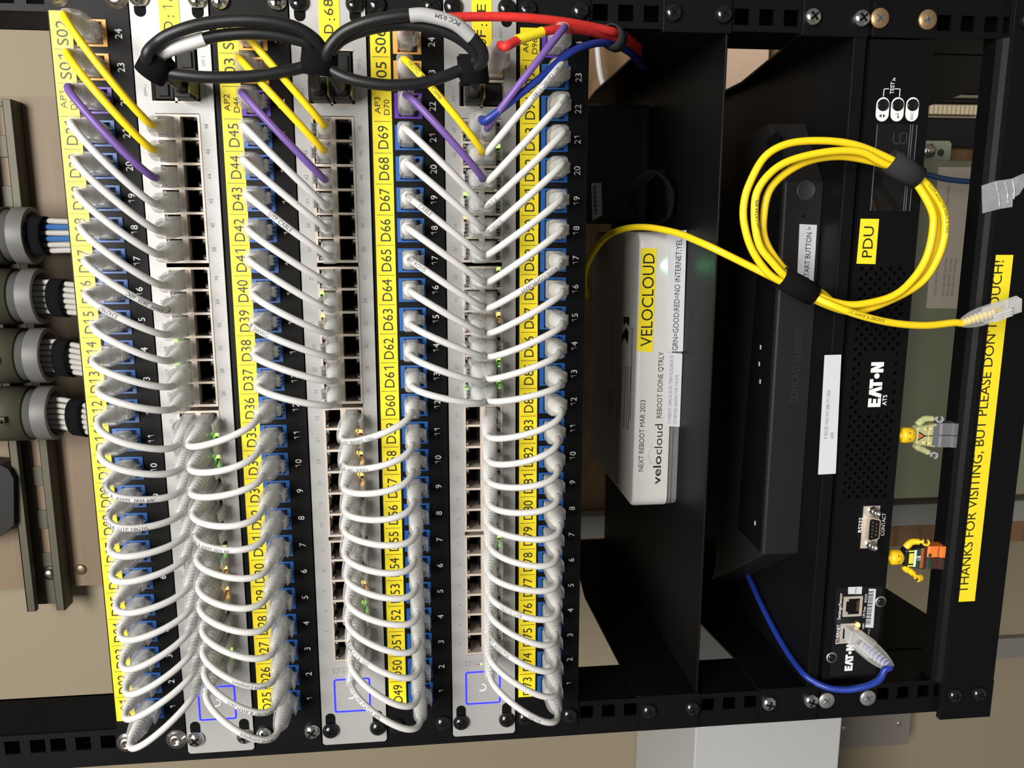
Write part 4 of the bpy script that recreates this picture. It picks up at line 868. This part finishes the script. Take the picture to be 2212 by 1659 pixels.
for i in range(4):
    cx = cxs[0]-i*step; cy = 362; dm_ = md+(0, 2, 3, 4)[i]
    t = thing('conduit', 'grey conduit clamped to the strut, %s of four from the top of photo' % cn[i], 'conduit', (cx, cy, -dm_), 'grey conduits on the wall')
    def pipe(b, r0, r1, z0, z1, m):
        ring = lambda r, z: [(cx+r*math.cos(2*math.pi*k/32), cy+r*math.sin(2*math.pi*k/32), z) for k in range(32)]
        b.loft([ring(r1, z1), ring(r1, z0), ring(r0, z0), ring(r0, z1)], m, True, False)
    b = MB(); pipe(b, 24.5, 26.2, -dm_+12, -dm_+700, conduitm); b.build('pipe', t)
    b = MB(); pipe(b, 23.6, 28.4, -dm_, -dm_+15, mat('grey bushing', (.135, .131, .125), .5)); b.build('end_bushing', t, bevel=.5)
    b = MB(); pipe(b, 26.3, 28.6, -dm_+24, -dm_+58, galv); b.box(cx-3, cx+3, cy-34, cy-27, dm_-46, dm_-36, galv); b.build('clamp', t)
    if i == 3: b = MB(); b.cyl((cx-1, cy-42, -dm_+41), (cx-1, cy-27, -dm_+41), 2.6, chrome, 10); b.build('clamp_screw', t)
    nc_ = 6
    ax = cx+(0, 1, 0, 0)[i]
    if i == 0: mcols = ['white', 'blue', 'white', 'blue', 'white', 'white']
    else: mcols = ['white']*6
    wc = mat('white bulk cable', (.46, .44, .41), .5); bc = mat('blue bulk cable', (.03, .12, .33), .5)
    for k2 in range(6):
        off = (2.5-k2)*5.9; yo = -5*math.cos((k2-2.5)/3*1.4)
        # runs from inside the conduit down behind the first panel
        pth = [(cx+off*.9, cy+yo+3, -dm_+60), (cx+off*.95, cy+yo, -dm_+8), (cx+off, cy+yo-8, -dm_-14), (cx+off*.92, cy+yo-40, -dm_-52), (cx+off*.95, cy+yo-70, -dm_-95), (cx+off, cy+yo-95, -dm_-150), (cx+off, cy+yo-105, -dm_-205)]
        b = MB(); b.tube(spline(pth, 5), 2.75, bc if mcols[k2] == 'blue' else wc, 10)
        o = b.build('data_cable', None, (cx+off, cy+yo, -dm_))
        tag(o, '%s data cable leaving the %s conduit, %s of six in that bundle' % (mcols[k2], cn[i], ('topmost', 'second', 'third', 'fourth', 'fifth', 'lowest')[k2]), 'cable', 'data cables leaving the conduits')
    for k2 in range(5):
        off = (2-k2)*5.9; pth = [(cx+off*.9, cy+3, -dm_+60), (cx+off, cy+2, -dm_+8), (cx+off, cy-4, -dm_-14), (cx+off*.92, cy-36, -dm_-52), (cx+off*.95, cy-66, -dm_-95), (cx+off, cy-91, -dm_-150), (cx+off, cy-101, -dm_-205)]
        b = MB(); b.tube(spline([(a_, b_+1.6, c_) for a_, b_, c_ in pth], 5), 2.7, wc, 8); o = b.build('data_cable', None, (cx+off, cy, -dm_))
        tag(o, 'white data cable in the back layer of the bundle from the %s conduit' % cn[i], 'cable', 'back layer cables of the %s conduit' % cn[i])
    tt_ = (13, 27, 25, 34)[i]
    cc = Vector((cx, cy-8-tt_*.62, -dm_-tt_)); b = MB(); ax_ = Vector((0, -.62, -1)).normalized()
    a2_ = Vector((1, 0, 0)); b2_ = ax_.cross(a2_); rings = []
    for s_, rr in ((-9.5, .94), (-9.5, 1), (9.5, 1), (9.5, .94)): rings.append([cc+ax_*s_+a2_*(rr*(18.6+.4)*math.cos(2*math.pi*k/28))+b2_*(rr*9.8*math.sin(2*math.pi*k/28)) for k in range(28)])
    b.loft(rings+[rings[0]], velcro, True, False); tag(b.build('cable_tie', None, tuple(cc)), 'black hook and loop wrap round the cable bundle of the %s conduit' % cn[i], 'cable tie', 'black wraps on the conduit bundles')
b = MB(); f = [(P(u, v, 385).x, -P(u, v, 385).z) for u, v in ((-60, 1000), (0, 1005), (18, 1014), (29, 1034), (30, 1134), (0, 1160), (-60, 1172))]; b.prism(f, 385, 414.8, plastk); tag(b.build('junction_box', None, (f[0][0], 400, -f[0][1])), 'black chamfered box at the edge of the plywood beside the strut', 'box')
# raceway on the brown board
ra, rb_ = P(1930, 1092, 395).x, P(1930, 1138, 395).x
b = MB(); b.box(rb_, ra, 396, 415.8, 345, 1240, mat('grey raceway', (.30, .295, .28), .5)); tag(b.build('cable_raceway', None, ((ra+rb_)/2, 400, -900), bevel=1.5), 'grey raceway running beside the green cabinet behind the rack', 'raceway')
# green cabinet
xr_ = P(2060, 347, 345).x; xl_ = P(1960, 1077, 345).x; dt_ = 640
t = thing('wall_cabinet', 'sage green metal cabinet on the wall behind the bottom bar', 'cabinet', ((xl_+xr_)/2, 400, -1200))
b = MB(); b.box(xl_, xr_, 345, 415.5, dt_, 1180, olive); b.build('body', t, bevel=2)
q0 = P(1985, 304, 400); q1 = P(2050, 346, 400)
b = MB(); b.prism([(xr_-6, -q0.z-30), (q0.x, -q0.z-30), (q0.x, -q1.z-3), (q0.x-3, -q1.z), (xr_-6, -q1.z)], 398, 401, olivel); b.build('mounting_tab', t)
b = MB(); q = P(2007, 326, 398); b.rev(q, (0, -1, 0), [(0, 8.5), (1.5, 8.5), (1.6, 6), (5, 5.6), (5, .01)], steel, 6); b.build('bolt', t)
b = MB(); q = P(2032, 330, 398); b.rev(q, (0, -1, 0), [(.05, 4.2), (.2, 4.1), (.21, .01)], mat('hole shade', (.05, .05, .04), .7), 16); b.build('tab_hole', t)
b = MB(); f = [(P(u, v, 344.7).x, -P(u, v, 344.7).z) for u, v in ((2027, 361), (2150, 361), (2125, 667), (2000, 666))]; b.prism(f, 344.4, 344.8, paper)
gi = mat('pale grey ink', (.22, .19, .17), .7)
for s_, u, v0, v1 in (('(253) 983-0173', 2018, 640, 575), ('(253) 582-0047 (2nd line)', 2036, 640, 558), ('(253) 582-0051 (3rd line)', 2046, 640, 558), ('(253) 582-0055 (4th line)', 2056, 640, 558), ('(253) 582-0097 (private)', 2072, 638, 560), ('(253) 582-0099 (Fourth)', 2081, 638, 560), ('attached and used when', 2040, 500, 400)): b.textpx(s_, (u, v0), (u+8, v1), 344.4, 3.0, gi)
tag(b.build('paper_note', None, (f[0][0], 344.5, -f[0][1])), 'typed paper list taped to the front of the green cabinet', 'paper')
# telephone block with ivory fins and its wires
t = thing('terminal_block', 'ivory finned terminal block on the brown board behind the bottom bar', 'terminal block', (215, 395, -760)); qa = P(2000, 226, 392); qb = P(2000, 246, 392)
b = MB(); b.box(qb.x-34, qa.x+30, 406, 415.6, 690, 900, plastk); b.box(qb.x-2, qa.x+3, 403.5, 406, 700, 900, beige); b.build('base', t)  # wide black plate stands in for the shaded wood around the fins
fin = None
for i in range(26):
    d = 706+i*5.4
    if fin is None: b = MB(); b.box(qb.x, qa.x, 392, 404, d-2, d+2, beige); fin = b.build('fin', t, (0, 0, 0), bevel=.5); f0 = d
    else: o = fin.copy(); C.objects.link(o); o.parent = t; o.location = (0, 0, -(d-f0)*.001)
for i in range(5):
    b = MB(); b.tube(spline([(qa.x+5+i*5, 398, -690), (qa.x+7+i*5, 392, -740), (qa.x+5+i*5, 395, -800), (qa.x+6+i*5, 398, -880)], 6), 2.1, mat('olive wire', (.20, .18, .12), .5) if i % 2 else plastk, 8); b.build('wire', t)
t2 = thing('network_cable', 'dark blue cable hanging in front of the green cabinet', 'cable', P(2050, 385, 300)); b = MB(); b.tube(spline(px([(1930, 350, 330), (1975, 368, 320), (2000, 376, 310), (2050, 388, 300), (2115, 393, 290), (2180, 392, 290)]), 8), 3.0, mat('faded blue cable', (.02, .07, .20), .45), 10); b.build('jacket', t2)
b = MB(); b.tube(spline(px([(1282, 20, 380), (1289, 80, 380), (1292, 120, 380), (1296, 155, 380), (1304, 185, 380), (1330, 240, 380), (1360, 300, 380)]), 8), 3.2, cwhite, 10); tag(b.build('data_cable', None, tuple(P(1292, 120, 380))), 'white cable hanging against the brown board above the first shelf', 'cable')
b = MB(); f = [(P(u, v, 405).x, -P(u, v, 405).z) for u, v in ((1560, 60), (1660, 60), (1660, 104), (1560, 170))]; x0_ = min(p[0] for p in f); x1_ = max(p[0] for p in f)
b.box(P(1600, 200, 405).x, P(1600, 40, 405).x, 403, 415.8, -P(1560, 100, 405).z-30, -P(1661, 100, 405).z, tancard); tag(b.build('tan_board', None, (x0_, 410, -560), bevel=1), 'pale tan board fixed behind the gap between the two shelves', 'board')
# grey box and taupe plate below left
fy = 215.0; bx0 = P(1502, 1590, fy); bx1 = P(1812, 1640, fy); xe = bx0.x+26
b = MB(); b.box(-760, P(1600, 1480, fy).x, fy, 432, -bx0.z, -bx1.z, greybox)
tag(b.build('electrical_box', None, (-450, 330, -560), bevel=1.5), 'light grey metal box on the wall beyond the left rack upright', 'box')
g0 = P(1820, 1560, 405); g1_ = P(1955, 1607, 405)
t = thing('wall_plate', 'dark taupe metal plate beside the light grey box', 'plate', (g1_.x, 410, -800)); b = MB(); b.box(g1_.x, g1_.x+180, 404, 432, -P(1790, 1600, 405).z, -P(1962, 1600, 405).z, greyplate); b.build('plate', t, bevel=.6)
for u, v in ((1822, 1573), (1942, 1563)):
    b = MB(); b.rev(P(u, v, 404), (0, -1, 0), [(0, 3.2), (.8, 3), (1, .01)], steel, 14); b.build('rivet', t)
b = MB(); xa = P(2185, 1378, 425).x; xb = P(2185, 1420, 425).x; b.box(xb, xa, 424, 433.9, 640, 1400, mat('grey trim', (.20, .19, .17), .5)); o = b.build('trim_1'); struct(o)
for p_ in [o for o in C.objects if '_o' in o.keys()]: del p_['_o']
